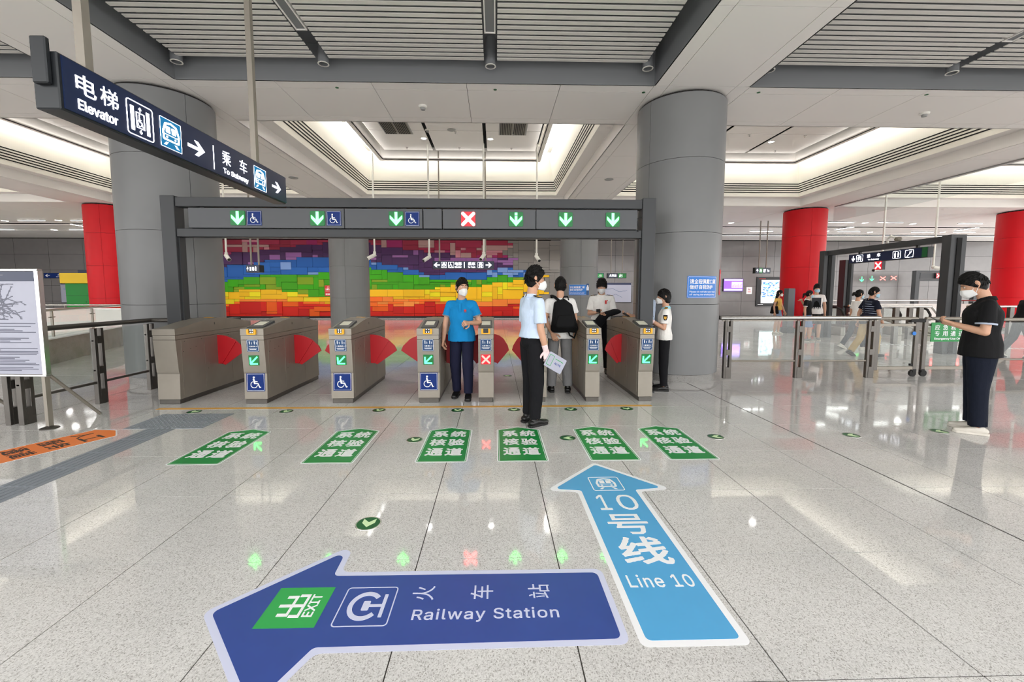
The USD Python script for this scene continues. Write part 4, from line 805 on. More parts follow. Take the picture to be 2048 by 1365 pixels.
put(t, 'handrail', cyl((0, 0, 1.05), (3.4, 0, 1.05), .033, 16), 'steel', 40); put(t, 'lower_rail', cyl((0, 0, .31), (3.4, 0, .31), .018, 10), 'steel', 40)
for x in (.1, 1.7, 3.3): twin_post(t, x, 0, 'x')
for a, b in ((.2, 1.6), (1.8, 3.2)): put(t, 'glass_pane', bx(a, b, -.005, .005, .33, 1.0), 'glass_clear')
# left railing, running towards the viewer
t = thing('glass_railing', 'dark steel and glass railing on the left beside the map stand', 'railing', (-5.5, 5.9, 0))
put(t, 'handrail', tube([(-.0, -.98, 1.10), (0, 0, 1.10), (0, .92, 1.10), (.62, .95, 1.10)], .033, 14), 'steel_dark', 40)
for y in (-.93, .0, .87): 
    twin_post(t, 0, y, 'y'); clamp(t, 0, y, .47, 'y'); clamp(t, 0, y, .88, 'y')
for a, b in ((-.90, -.07), (.07, .80)): put(t, 'lower_rail', cyl((0, a, .30), (0, b, .30), .018, 10), 'steel_dark', 40); put(t, 'glass_pane', bx(-.005, .005, a + .02, b - .02, .33, 1.04), 'glass_clear')
twin_post(t, -.15, -.93, 'y')
# ================================================================ map stand at the left edge
t = thing('map_stand', 'free standing silver framed board with route map and notices at the left edge', 'notice board', (-5.55, 4.82, 0), -4)
W0, W1, ZB, ZT = -.62, .50, .615, 1.78
put(t, 'board', bx(W0, W1, -.02, .02, ZB, ZT), 'paper')
for nm, b in (('frame_bar', bx(W0 - .03, W1 + .03, -.03, .03, ZT - .01, ZT + .02, .006)), ('frame_bar', bx(W0 - .03, W1 + .03, -.03, .03, ZB - .02, ZB + .01, .006)), ('frame_bar', bx(W1 - .01, W1 + .035, -.03, .03, ZB, ZT, .006)), ('frame_bar', bx(W0 - .035, W0 + .01, -.03, .03, ZB, ZT, .006))): put(t, nm, b, 'steel_bright')
for x in (W0 + .02, W1 - .015):
    put(t, 'leg', bx(x - .02, x + .02, -.02, .03, .01, ZB), 'steel'); put(t, 'foot', lathe([[0, 0], [.085, 0], [.08, .008], [.02, .03], [0, .03]], 20, (x, 0, 0)), 'steel_dark', 30)
    put(t, 'brace', cyl((x, .03, .62), (x + .02, .55, .01), .018, 10), 'steel', 40)
O = dict(o=(0, -.021, 0), u=(1, 0, 0), v=(0, 0, 1))
put(t, 'header', sheet(sbox(W0 + .01, ZT - .12, W1 - .01, ZT - .01), .001, **O), 'sign_navy')
put(t, 'header_print', sheet(union_all([Point(W0 + .36, ZT - .065).buffer(.03)] + [sbox(W0 + .42, ZT - .06 - .03 * k, W0 + .75 - .1 * k, ZT - .045 - .03 * k) for k in range(2)]), .001, z0=.001, **O), 'map_line')
r = random.Random(5); ln = []
cx, cz0 = -.12, 1.40
for k in range(80):
    a = r.uniform(0, 6.28); p = [(cx + r.uniform(-.14, .14), cz0 + r.uniform(-.08, .08))]
    for _ in range(6):
        p.append((min(W1 - .06, max(W0 + .04, p[-1][0] + .065 * math.cos(a))), min(1.63, max(1.24, p[-1][1] + .05 * math.sin(a))))); a += r.choice([-.78, 0, 0, .78])
    ln.append(LineString(p).buffer(.004, quad_segs=1)); ln += [sbox(x - .012, z - .006, x + .012, z + .004) for x, z in p]
put(t, 'route_map', sheet(union_all(ln), .001, **O), 'map_line')
put(t, 'red_mark', sheet(sbox(-.45, 1.315, -.36, 1.33), .001, z0=.001, **O), 'sticker_red')
put(t, 'text_block', sheet(union_all([sbox(-.58 + r.uniform(0, .02), 1.19 - .0165 * k, (W1 - .04 - (r.random() ** 2) * .7), 1.19 - .0165 * k + .009) for k in range(33) if k % 7 != 1]), .001, **O), 'paper_ink')
put(t, 'side_panel', sheet(union_all([sbox(-.58, .66, -.18, .86), sbox(-.58, .95, -.30, 1.02)]), .001, z0=.001, **O), 'map_line')
# ================================================================ stair well parapet beyond the left railing
t = thing('stair_parapet', 'low granite stair parapet with glass panes beyond the left railing', 'parapet', (-10.4, 10.9, 0), 23)
put(t, 'granite_wall', bx(-.14, .14, -3.2, 2.2, 0, .54), 'granite_dark'); put(t, 'coping', bx(-.17, .17, -3.2, 2.2, .54, .57, .005), 'print_white')
for a, b in ((-3.15, -1.55), (-1.45, .3), (.4, 2.15)): put(t, 'glass_pane', bx(-.006, .006, a, b, .58, 1.14), 'glass_clear')
put(t, 'handrail', cyl((0, -3.2, 1.16), (0, 2.2, 1.16), .03, 12), 'steel_bright', 40)
for y in (-1.5, .35): put(t, 'bracket', [bx(-.02, .02, y - .02, y + .02, .57, 1.13), cyl((0, y - .12, 1.0), (0, y + .12, 1.0), .012, 8), cyl((0, y - .12, .72), (0, y + .12, .72), .012, 8)], 'steel')
t = thing('stair_parapet', 'second pale stair parapet with top rail in front of the green kiosk', 'parapet', (-14.0, 15.0, 0), 90)
put(t, 'pale_wall', bx(-.12, .12, -3.2, 4.2, 0, .98), 'ceiling_white'); put(t, 'coping', bx(-.15, .15, -3.2, 4.2, .98, 1.01), 'steel_bright'); put(t, 'handrail', cyl((0, -3.2, 1.12), (0, 4.2, 1.12), .025, 10), 'steel_bright', 40)
for y in (-3, -1, 1, 3): put(t, 'bracket', cyl((0, y, 1.0), (0, y, 1.12), .015, 8), 'steel')
# ================================================================ yellow and green kiosk
mat('kiosk_green', rgb(8, 138, 44), .4); mat('kiosk_yellow', rgb(248, 206, 12), .4); mat('kiosk_amber', rgb(232, 170, 10), .4); mat('kiosk_dark', rgb(14, 70, 28), .5)
t = thing('kiosk', 'bright green kiosk with a yellow top band beside the left red column', 'kiosk', (-18.9, 20.6, 0))
put(t, 'green_body', bx(-1.0, .62, -.6, .6, 0, 2.05, .01), 'kiosk_green'); put(t, 'yellow_band', bx(-1.12, .60, -.72, .6, 1.98, 2.46, .02), 'kiosk_yellow'); put(t, 'side_band', bx(.62, .70, -.72, .6, .0, 2.42), 'kiosk_amber')
put(t, 'dark_arch', sheet(union_all([Point(.3, .9).buffer(.55).intersection(sbox(-.5, .9, .8, 2)), sbox(-.25, 0, .85, .9)]), .01, (.70, -.6, .3), (0, 1, 0), (0, 0, 1)), 'kiosk_dark')
put(t, 'seam', [bx(-1.0, .6, -.604, -.6, 1.42, 1.43), bx(-1.0, .6, -.604, -.6, .8, .81)], 'kiosk_dark')
put(t, 'vent_holes', [cyl((-.1 + .14 * i + .07 * (j % 2), -.606, 1.12 - .13 * j), (-.1 + .14 * i + .07 * (j % 2), -.6, 1.12 - .13 * j), .02, 8) for i in range(5) for j in range(3)], 'slot_black', kind='stuff')
put(t, 'emblem', sheet(union_all([Polygon([(-.12, 0), (.12, -.1), (.05, .0), (.14, .06)]), Point(.02, .05).buffer(.05)]), .004, (.70, .0, 2.2), (0, 1, 0), (0, 0, 1)), 'kiosk_dark')
# ================================================================ second gate line at the right: gantry, sign, rails, escalator
ga2 = thing('signal_gantry', 'dark grey steel gantry over the right hand gates with a hanging subway sign', 'gantry', (11.45, 12.3, 0))
for y, w in ((-2.0, .22), (2.0, .22)): put(ga2, 'post', bx(-.2, .2, y - w / 2, y + w / 2, 0, 2.98, .006), 'gantry_grey'); put(ga2, 'post_channel', bx(-.06, .06, y - w / 2 - .02, y - w / 2, .02, 2.9), 'void')
put(ga2, 'top_beam', bx(-.1, .1, -1.9, 1.9, 2.82, 2.975, .006), 'gantry_grey')
g3 = thing('gantry_post', 'dark grey gantry post standing behind the striped shirt man', 'gantry', (13.75, 16.2, 0))
put(g3, 'post', bx(-.17, .17, -.15, .15, 0, 2.83, .006), 'gantry_grey'); put(g3, 'channel', bx(-.06, .06, -.17, -.15, .02, 2.8), 'void')
t = thing('hanging_sign', 'lit dark blue subway direction sign hanging under the right gantry', 'sign', (11.32, 12.05, 0))
put(t, 'case', bx(0, .16, -1.25, 1.22, 2.475, 2.755, .006), 'sign_case'); put(t, 'face', bx(-.006, 0, -1.10, 1.20, 2.487, 2.743), 'sign_navy'); put(t, 'hanger', [bx(.05, .11, y - .03, y + .03, 2.755, 2.83) for y in (-.9, .9)], 'black_plastic')
put(t, 'end_cap', bx(-.008, .0, -1.24, -1.10, 2.487, 2.743), 'print_green_dark')
o, u, v = (-.006, 0, 2.615), (0, -1, 0), (0, 0, 1)
def tl(nm, p): pic(t, nm, p, o, u, v)
tl('arrow', fit(affinity.rotate(arrow(), -90), -1.10, -.085, -.98, .09))
for x, g in ((-.93, train()), (.28, union_all([affinity.translate(person_icon(), -.28, 0), affinity.translate(person_icon(), .28, 0)])), (.64, union_all([Polygon([(0, 0), (1, 1), (1, .8), (.2, 0)]), affinity.translate(affinity.scale(person_icon(), .5, .5, origin=(0, 0)), .35, .45)]))):
    tl('pictogram', union_all([ring(rrect(x, -.105, x + .24, .105, .025), .014), fit(g, x + .05, -.075, x + .19, .075)]))
tl('lettering', union_all([fit(text('乘', .1, 2, True), -.55, -.01, -.44, .10), fit(text('车', .1, 2, True), -.22, -.01, -.11, .10), fit(text('To Subway', .05, 2), -.52, -.10, -.14, -.045)]))
def box_signal(x, y, z, s, label, grp=None, face=(-1, 0)):
    t = thing('lane_signal', label, 'lane signal', (x, y, z), 0, grp)
    u = (0, -1, 0) if face[0] else (1, 0, 0)
    n = np.array([face[0], face[1], 0.0])
    put(t, 'housing', bx(-.05, .05, -s, s, -s, s) if face[0] else bx(-s, s, -.05, .05, -s, s), 'black_plastic'); oo = tuple(n * .05)
    put(t, 'signal_panel', sheet(sbox(-s * .95, -s * .95, s * .95, s * .95), .004, oo, u, (0, 0, 1)), 'led_red_off'); k = s * .62
    put(t, 'signal_mark', sheet(union_all([stroke([(-k, -k), (k, k)], s * .36), stroke([(k, -k), (-k, k)], s * .36)]), .003, oo, u, (0, 0, 1), .004), 'led_red_core')
box_signal(11.5, 12.35, 2.36, .125, 'bright red cross signal hanging below the right subway sign')
t = thing('signal_gantry', 'far dark gantry frame with two red crosses behind the man in black', 'gantry', (25.9, 23.6, 0))
for x in (-1.75, 1.75): put(t, 'post', bx(x - .12, x + .12, -.12, .12, 0, 2.83), 'gantry_grey')
put(t, 'top_beam', bx(-1.75, 1.75, -.1, .1, 2.72, 2.83), 'gantry_grey'); put(t, 'sign_box', bx(-1.65, 1.65, -.12, .08, 2.36, 2.70), 'gantry_grey'); put(t, 'lower_beam', bx(-1.75, 1.75, -.1, .1, 2.24, 2.34), 'gantry_grey')
for x, l in ((25.25, 'left'), (26.75, 'right')): box_signal(x, 23.43, 2.53, .15, '%s red cross signal on the far gantry behind the man in black' % l, face=(0, -1))
for x, y, l, a in ((13.75, 14.7, 'left of the right gantry sign', -70), (14.9, 14.0, 'behind the right gantry sign', 60), (15.9, 12.2, 'right of the right gantry sign', 55)):
    t = thing('security_camera', 'white security camera on a hanging pole ' + l, 'security camera', (x, y, 2.36))
    put(t, 'pole', cyl((0, 0, .1), (0, 0, 6.42 - 2.36 if x < 11 else 4.06), .03, 10), 'white_plastic', 40); d = np.array([math.sin(math.radians(a)) * .8, -math.cos(math.radians(a)) * .3, -.18]); d /= np.linalg.norm(d); p0 = np.array([0, 0, .06])
    put(t, 'bracket', ball((0, 0, .08), .05, 2), 'white_plastic', True); put(t, 'camera_body', cyl(p0, p0 + d * .34, .058, 14), 'white_plastic', 40); put(t, 'lens', cyl(p0 + d * .335, p0 + d * .345, .045, 14), 'black_plastic', 40)
t = thing('security_camera', 'white and tan dome camera sitting on top of the right gantry beam', 'security camera', (11.45, 12.0, 2.98))
put(t, 'bracket', tube([(0, .1, 0), (0, .1, .14), (0, 0, .2), (0, -.1, .15)], .03, 10), 'white_plastic', 40); put(t, 'dome', lathe([[0, 0], [.07, .01], [.09, .06], [.07, .12], [0, .13]], 18, (0, -.22, .02)), 'grille', 40)
# information stele beside the red column
t = thing('information_stele', 'tall slim grey information pillar beside the right red column', 'information pillar', (11.35, 15.95, 0), 15)
put(t, 'body', bx(-.16, .16, -.1, .1, .22, 1.72, .01), 'signbox_grey'); put(t, 'base', bx(-.19, .19, -.14, .14, 0, .22, .01), 'gantry_grey'); put(t, 'side_trim', bx(.15, .17, -.1, .1, .25, 1.7), 'sticker_navy')
# inner railings of the right gate line
def rail_run(label, x0, x1, y, posts, mid=True, h=1.12):
    t = thing('steel_railing', label, 'railing', (x0, y, 0)); L = x1 - x0
    put(t, 'handrail', cyl((0, 0, h), (L, 0, h), .035, 14), 'steel_bright', 40)
    if mid: put(t, 'middle_rail', cyl((0, 0, h - .25), (L * .55, 0, h - .25), .028, 12), 'steel_bright', 40)
    for p in posts: put(t, 'post', bx(p - x0 - .07, p - x0 + .07, -.05, .05, 0, h - .02, .004), 'steel_dark')
    return t
rail_run('bright steel railing right of the right gantry post', 11.7, 13.9, 13.6, (12.8, 13.8))
t = rail_run('steel railing with square posts in front of the escalators', 11.55, 13.3, 12.45, (11.65, 12.2, 12.95), False); put(t, 'sloping_rail', tube([(1.75, 0, 1.12), (2.5, .4, .75)], .035, 12), 'steel_bright', 40); put(t, 'low_sloping_rail', tube([(.4, .1, .72), (1.9, -.5, .18)], .03, 10), 'steel', 40)
rail_run('steel railing beside the escalator parapet behind the man in black', 14.6, 17.5, 12.6, (14.7, 16.0), False)
t = thing('parapet', 'long white escalator parapet with top rail behind the right gates', 'parapet', (15.2, 17.6, 0))
put(t, 'white_wall', bx(-1.0, 7, -.1, .1, 0, 1.08), 'ceiling_white'); put(t, 'top_rail', cyl((-3, 0, 1.22), (7, 0, 1.22), .03, 10), 'steel_bright', 40); put(t, 'bracket', [cyl((x, 0, 1.0), (x, 0, 1.22), .015, 6) for x in (-2.9, -1, 1, 3, 5, 7)], 'steel_dark')
for x, l in ((13.1, 'left'), (15.2, 'right')):
    t = thing('escalator', '%s steel escalator entry with glass sides behind the right railings' % l, 'escalator', (x, 14.7, 0), 0)
    for s in (-.55, .55):
        prof = [(0, .05), (.05, .75), (.18, .93), (.40, 1.0), (2.6, 1.0), (2.6, .05)]
        put(t, 'glass_side', prism(Polygon(prof), .02, frame((s, 0, 0), (0, 1, 0), (0, 0, 1))), 'glass_smoke'); put(t, 'handrail', tube([(s, y, z) for y, z in ((.08, .55), (.06, .75), (.18, .94), (.40, 1.01), (2.6, 1.01))], .038, 10), 'rubber', 40); put(t, 'skirt', bx(s - .09, s + .09, .05, 2.6, 0, .30, .01), 'steel')
    put(t, 'landing_plate', bx(-.45, .45, -.3, 1.1, .001, .012), 'steel'); put(t, 'step', [bx(-.45, .45, 1.1 + .3 * i, 1.39 + .3 * i, -.0, .012 - .001 * i) for i in range(5)], 'steel_dark')
t = thing('tactile_strip', 'white hatched strip on the floor in front of the escalators', 'floor marking', (13.3, 11.6, 0), -20)
put(t, 'white_bar', [prism(Polygon([(-1.9 + .14 * i, -.16), (-1.84 + .14 * i, -.16), (-1.76 + .14 * i, .16), (-1.82 + .14 * i, .16)]), .002) for i in range(28)], 'print_white', kind='stuff')
# glass smoke curtain under the right lengthwise beam
t = thing('smoke_curtain', 'hanging glass smoke curtain under the lengthwise beam at right', 'glass panel', (12.95, 12.4, 0))
for a, b in zip(np.arange(8.5, 16.1, 1.5), np.arange(10.0, 17.6, 1.5)): put(t, 'glass_pane', bx(-.006, .006, a - 12.4 + .006, min(b, 15.95) - 12.4 - .006, 4.28, BZ), 'glass_smoke')
put(t, 'rail', bx(-.02, .02, 8.5 - 12.4, 15.95 - 12.4, BZ - .03, BZ - .001), 'fixture_grey')
# ================================================================ people
mat('skin', rgb(206, 158, 130), .5, vary=.03, vscale=12.0); mat('skin_warm', rgb(190, 138, 110), .5, vary=.03, vscale=12.0); mat('hair_black', rgb(13, 11, 10), .55, spec=.25, bump=.5, bscale=160.0)
mat('eye_white', rgb(235, 232, 228), .3); mat('eye_dark', rgb(30, 20, 16), .2); mat('mask_white', rgb(238, 238, 238), .6, bump=.1, bscale=120.0); mat('mask_blue', rgb(168, 208, 228), .6)
def cloth(n, c, v=.06, s=9.0, r=.85): mat(n, rgb(*c), r, spec=.25, vary=v, vscale=s, bump=.25, bscale=90.0)
for n, c in (('polo_blue', (18, 132, 196)), ('navy_cotton', (26, 28, 52)), ('shirt_pale_blue', (204, 220, 242)), ('black_wool', (19, 19, 23)), ('tee_white', (238, 236, 234)), ('trouser_grey', (134, 134, 136)), ('shirt_white', (240, 238, 234)), ('polo_black', (20, 20, 22)), ('jeans_dark', (17, 23, 38)), ('top_mustard', (214, 172, 92)),
             ('denim_light', (128, 148, 176)), ('denim_blue', (92, 116, 156)), ('khaki', (186, 156, 104)), ('stripe_navy', (24, 28, 44)), ('dark_grey_cotton', (66, 68, 74)), ('nylon_black', (15, 15, 17))): cloth(n, c)
mat('shoe_black', rgb(20, 19, 19), .4); mat('shoe_white', rgb(214, 208, 198), .6); mat('shoe_grey', rgb(140, 142, 138), .6); mat('gold_braid', rgb(214, 160, 40), .5); mat('glove_pale', rgb(240, 214, 214), .5); mat('stripe_pale', rgb(176, 186, 204), .7); mat('pink_band', rgb(232, 60, 140), .5); mat('sky_trim', rgb(150, 214, 226), .7)
ICO = trimesh.creation.icosphere(2, 1.0).vertices; ICO1 = trimesh.creation.icosphere(1, 1.0).vertices
def V(*a): return np.array(a, float)
def unit(v): v = np.asarray(v, float); return v / np.linalg.norm(v)
def rotx(a): c, s = math.cos(a), math.sin(a); return np.array([[1, 0, 0], [0, c, -s], [0, s, c]])
def rotz(a): c, s = math.cos(a), math.sin(a); return np.array([[c, -s, 0], [s, c, 0], [0, 0, 1]])
def ell(c, r, M=None, pts=ICO):
    p = pts * np.asarray(r if np.ndim(r) else (r, r, r)); return (p @ M.T if M is not None else p) + c
def disc(c, n, r, r2=None, M=None, k=18):
    t = np.linspace(0, 2 * math.pi, k, endpoint=False)
    if M is None:
        n = unit(n); a = unit(np.cross(n, V(0, 0, 1) if abs(n[2]) < .9 else V(1, 0, 0))); b = np.cross(n, a)
    else: a, b = M[:, 0], M[:, 1]
    return c + np.outer(np.cos(t) * r, a) + np.outer(np.sin(t) * (r2 or r), b)
def hull(*p): return m3.Manifold.hull_points(np.vstack(p).astype(np.float64))
def fuse(ms): return m3.Manifold.batch_boolean(ms, m3.OpType.Add) if len(ms) > 1 else ms[0]
def tm(man): a = man.to_mesh(); return trimesh.Trimesh(np.asarray(a.vert_properties)[:, :3], np.asarray(a.tri_verts), process=True)
def man(t): return m3.Manifold(m3.Mesh(np.asarray(t.vertices, np.float32), np.asarray(t.faces, np.uint32)))
def soft(mn, L=.022, it=10, wr=0.0, ws=9.0, seed=0):
    t = tm(mn.refine_to_length(L)); trimesh.smoothing.filter_taubin(t, .5, .53, it)
    if wr:
        p = t.vertices; q = p * np.array([ws, ws, ws * .45]); n = meshkit.fbm(q + 31.7 * seed + 100, 3, seed) - .5
        t.vertices = p + t.vertex_normals * (n * wr * 2)[:, None]
    return t
HB_ = trimesh.creation.icosphere(4, 1.0)
def head_mesh():
    v = np.array(HB_.vertices); x, y, z = v.T; p = v * V(.074, .094, .114)
    lo = np.clip(-z, 0, 1); p[:, 0] *= 1 - .30 * lo ** 1.5
    back = (y < 0) & (z < -.1); p[back, 1] *= (1 - .5 * np.clip((-z - .1) / .9, 0, 1))[back]
    f = np.clip(y, 0, 1)
    p[:, 1] += f * (.020 * np.exp(-(x / .15) ** 2 - ((z + .16) / .17) ** 2) + .010 * np.exp(-(x / .1) ** 2 - ((z - .02) / .16) ** 2)
                    - .010 * (np.exp(-((x - .36) / .16) ** 2 - ((z - .07) / .11) ** 2) + np.exp(-((x + .36) / .16) ** 2 - ((z - .07) / .11) ** 2))
                    + .005 * np.exp(-(x / .26) ** 2 - ((z + .50) / .09) ** 2) - .003 * np.exp(-(x / .26) ** 2 - ((z + .40) / .04) ** 2) + .006 * np.exp(-(x / .2) ** 2 - ((z + .86) / .2) ** 2)
                    + .004 * np.exp(-((z - .22) / .08) ** 2 - (x / .5) ** 2))
    t = trimesh.Trimesh(p, HB_.faces, process=False)
    ears = [hull(ell(V(s * .081, -.010, .012), (.010, .019, .030), rotz(s * .35), ICO1), ell(V(s * .075, .002, -.022), (.008, .011, .014), None, ICO1)) for s in (-1, 1)]
    return fuse([man(t)] + ears)
HEAD = head_mesh()
_HAIR = {}
def hair_mesh(style, seed):
    if style not in _HAIR: _HAIR[style] = make_hair(style, {'crop': 3, 'spiky': 5}.get(style, 9))
    return _HAIR[style]
def make_hair(style, seed):
    v = np.array(HB_.vertices); x, y, z = v.T; p = v * V(.0805 if style in ('crop', 'spiky') else .085, .104, .126); p[:, 2] += .006
    back = (y < 0) & (z < -.1); p[back, 1] *= (1 - .28 * np.clip((-z - .1) / .9, 0, 1))[back]
    up = np.clip(z + .15, 0, 1); n = meshkit.fbm(v * 9 + seed * 3.1, 3, seed) - .5
    k = {'spiky': .026, 'crop': .012, 'bowl': .012}.get(style, .010)
    p += v * (n * k * (.35 + up))[:, None]
    top = np.clip((z - .35) / .5, 0, 1)
    lift = {'spiky': .022, 'crop': .012, 'bowl': .022, 'bob': .016}.get(style, .010)
    p[:, 2] += lift * top; p[:, 1] += (lift * .5) * top * np.clip(y, -.3, 1)
    if style in ('bowl', 'bob'): p[:, 0] *= 1.07
    h = man(trimesh.Trimesh(p, HB_.faces, process=False))
    rs_ = np.random.default_rng(seed)
    # locks: many thin cones combed over the scalp
    ms = [h]; comb = {'spiky': V(.1, .8, .35), 'crop': V(.05, 1, -.15), 'bowl': V(0, .75, -.8), 'bob': V(0, -.1, -1)}.get(style, V(0, -.8, -.5)); rise = {'spiky': .62, 'crop': .26, 'bowl': .22}.get(style, .16)
    for _ in range({'spiky': 300, 'crop': 240, 'bowl': 260, 'bob': 260}.get(style, 180)):
        a, e = rs_.uniform(0, 6.283), math.asin(rs_.uniform(-.25, 1.0))
        d = V(math.cos(e) * math.cos(a), math.cos(e) * math.sin(a), math.sin(e)); b = d * V(.081, .101, .121) + V(0, 0, .006 + lift * max(0, d[2]))
        w_ = comb + rs_.normal(0, .22, 3) + (V(0, 0, -.7) * (d[2] < .3)); q = w_ - d * (w_ @ d); q = unit(unit(q) + d * rise); L = {'spiky': .030, 'crop': .022}.get(style, .034) * rs_.uniform(.7, 1.25)
        ms.append(hull(ell(b - q * .010, .0062, None, ICO1), ell(b + q * L * .5 + d * .001, .0050, None, ICO1), ell(b + q * L - d * .002, .0016, None, ICO1)))
    h = fuse(ms)
    nz, c = {'crop': ((0, -.74, .67), -.026), 'spiky': ((0, -.72, .69), -.026), 'bowl': ((0, -.60, .80), -.034), 'bob': ((0, -.62, .78), -.034), 'long': ((0, -.66, .75), -.020), 'ponytail': ((0, -.68, .73), -.016), 'bun': ((0, -.68, .73), -.016)}[style]
    h = h.trim_by_plane(nz, c)
    side = [hull(ell(V(s * .072, .020, .02), (.008, .022, .03), None, ICO1), ell(V(s * .073, .020, -.010), (.004, .008, .01), None, ICO1)) for s in (-1, 1)]   # sideburns
    ms = [h] + side
    if style == 'long': ms += [hull(ell(V(0, -.035, .02), (.088, .07, .09)), ell(V(0, -.075, -.16), (.086, .045, .05))), hull(ell(V(0, -.075, -.16), (.086, .045, .05)), ell(V(0, -.10, -.32), (.078, .03, .05)))]
    if style == 'bob': ms += [hull(ell(V(0, -.03, .02), (.088, .07, .06)), ell(V(0, -.05, -.07), (.078, .05, .03)))]
    if style == 'ponytail': ms += [hull(ell(V(0, -.09, .02), .03), ell(V(0, -.15, .0), .035)), hull(ell(V(0, -.15, .0), .035), ell(V(0, -.17, -.11), .018))]
    if style == 'bun': ms += [hull(ell(V(0, -.085, .03), .03), ell(V(0, -.14, .02), .045)), hull(ell(V(0, -.14, .02), .045), ell(V(.01, -.18, -.03), .02))]
    return fuse(ms)
def hand(w, d, n, side, curl=.5, grow=0.0, k=1.0, spread=.0):
    """w wrist, d along the forearm, n palm normal; the thumb leaves on the side t"""
    d, n = unit(d), unit(n); n = unit(n - d * (n @ d)); t = unit(np.cross(d, n)) * side; ms = []
    P = lambda a, b, c: w + (d * a + t * b + n * c) * k
    g = grow
    ms.append(hull(*[ell(P(a, b, 0), (.015 + g) * k, None, ICO1) for a, b in ((.005, .016), (.005, -.018), (.088, .031), (.085, -.031))]))
    for j, (b, L) in enumerate(((.031, .074), (.010, .082), (-.011, .076), (-.031, .060))):
        c = curl * (1 + .06 * j); a0 = P(.086 - .004 * abs(j - 1), b, 0); ang = c * .7; r = (.0090 - .0006 * (j == 3)) 
        for i, f in enumerate((.46, .31, .23)):
            dirn = d * math.cos(ang) + n * math.sin(ang) + t * spread * (1.5 - j); a1 = a0 + unit(dirn) * L * f * k
            ms.append(hull(ell(a0, (r + g) * k, None, ICO1), ell(a1, (r * .92 + g) * k, None, ICO1))); a0 = a1; ang += c * .9; r *= .93
    a0 = P(.022, .026, .004)
    for L, (fd, ft, fn), r in ((.040, (.55, .75, .25), .0125), (.034, (.85, .35, .35 + .2 * curl), .0105), (.026, (.95, .05, .3 + .3 * curl), .0095)):
        a1 = a0 + unit(d * fd + t * ft + n * fn) * L * k; ms.append(hull(ell(a0, (r + g) * k, None, ICO1), ell(a1, (r * .92 + g) * k, None, ICO1))); a0 = a1
    return ms
def shoe(t, a, f, m, k=1.0, sole='rubber', up=0.0, high=0.0):
    """a: ankle; f: foot direction (with tilt)"""
    f = unit(f); s = unit(np.cross(f, V(0, 0, 1))); u = np.cross(s, f); h = .078 * k
    P = lambda x, y, z: a + (f * x + s * y + u * z) * k - u * h
    up_ = hull(*[ell(P(x, y, z), r, None, ICO1) for x, y, z, r in ((-.055, .012, .045, .030), (-.055, -.012, .045, .030), (.02, .016, .055, .034), (.02, -.016, .055, .034), (.09, .024, .04, .026), (.09, -.024, .04, .026))])
    toe = hull(*[ell(P(x, y, z), r, None, ICO1) for x, y, z, r in ((.09, .026, .038, .026), (.09, -.026, .038, .026), (.165, .018, .030, .020), (.165, -.014, .030, .020))])
    leg = hull(ell(P(-.02, 0, .06), .040, None, ICO1), ell(P(-.015, 0, .105 + high), .040, None, ICO1))
    sh = put(t, 'shoe', soft(fuse([up_, toe, leg]), .014, 6), m, 60)
    pr = rounded(Polygon([(-.088, -.034), (-.088, .034), (.03, .038), (.10, .050), (.165, .040), (.19, .010), (.19, -.016), (.16, -.040), (.09, -.046), (.03, -.036)]), .012)
    so = trimesh.creation.extrude_polygon(pr, .024, engine='earcut'); v = so.vertices; so.vertices = np.array([P(x, y, z) for x, y, z in v]); so.fix_normals()
    put(sh, 'sole', so, sole)
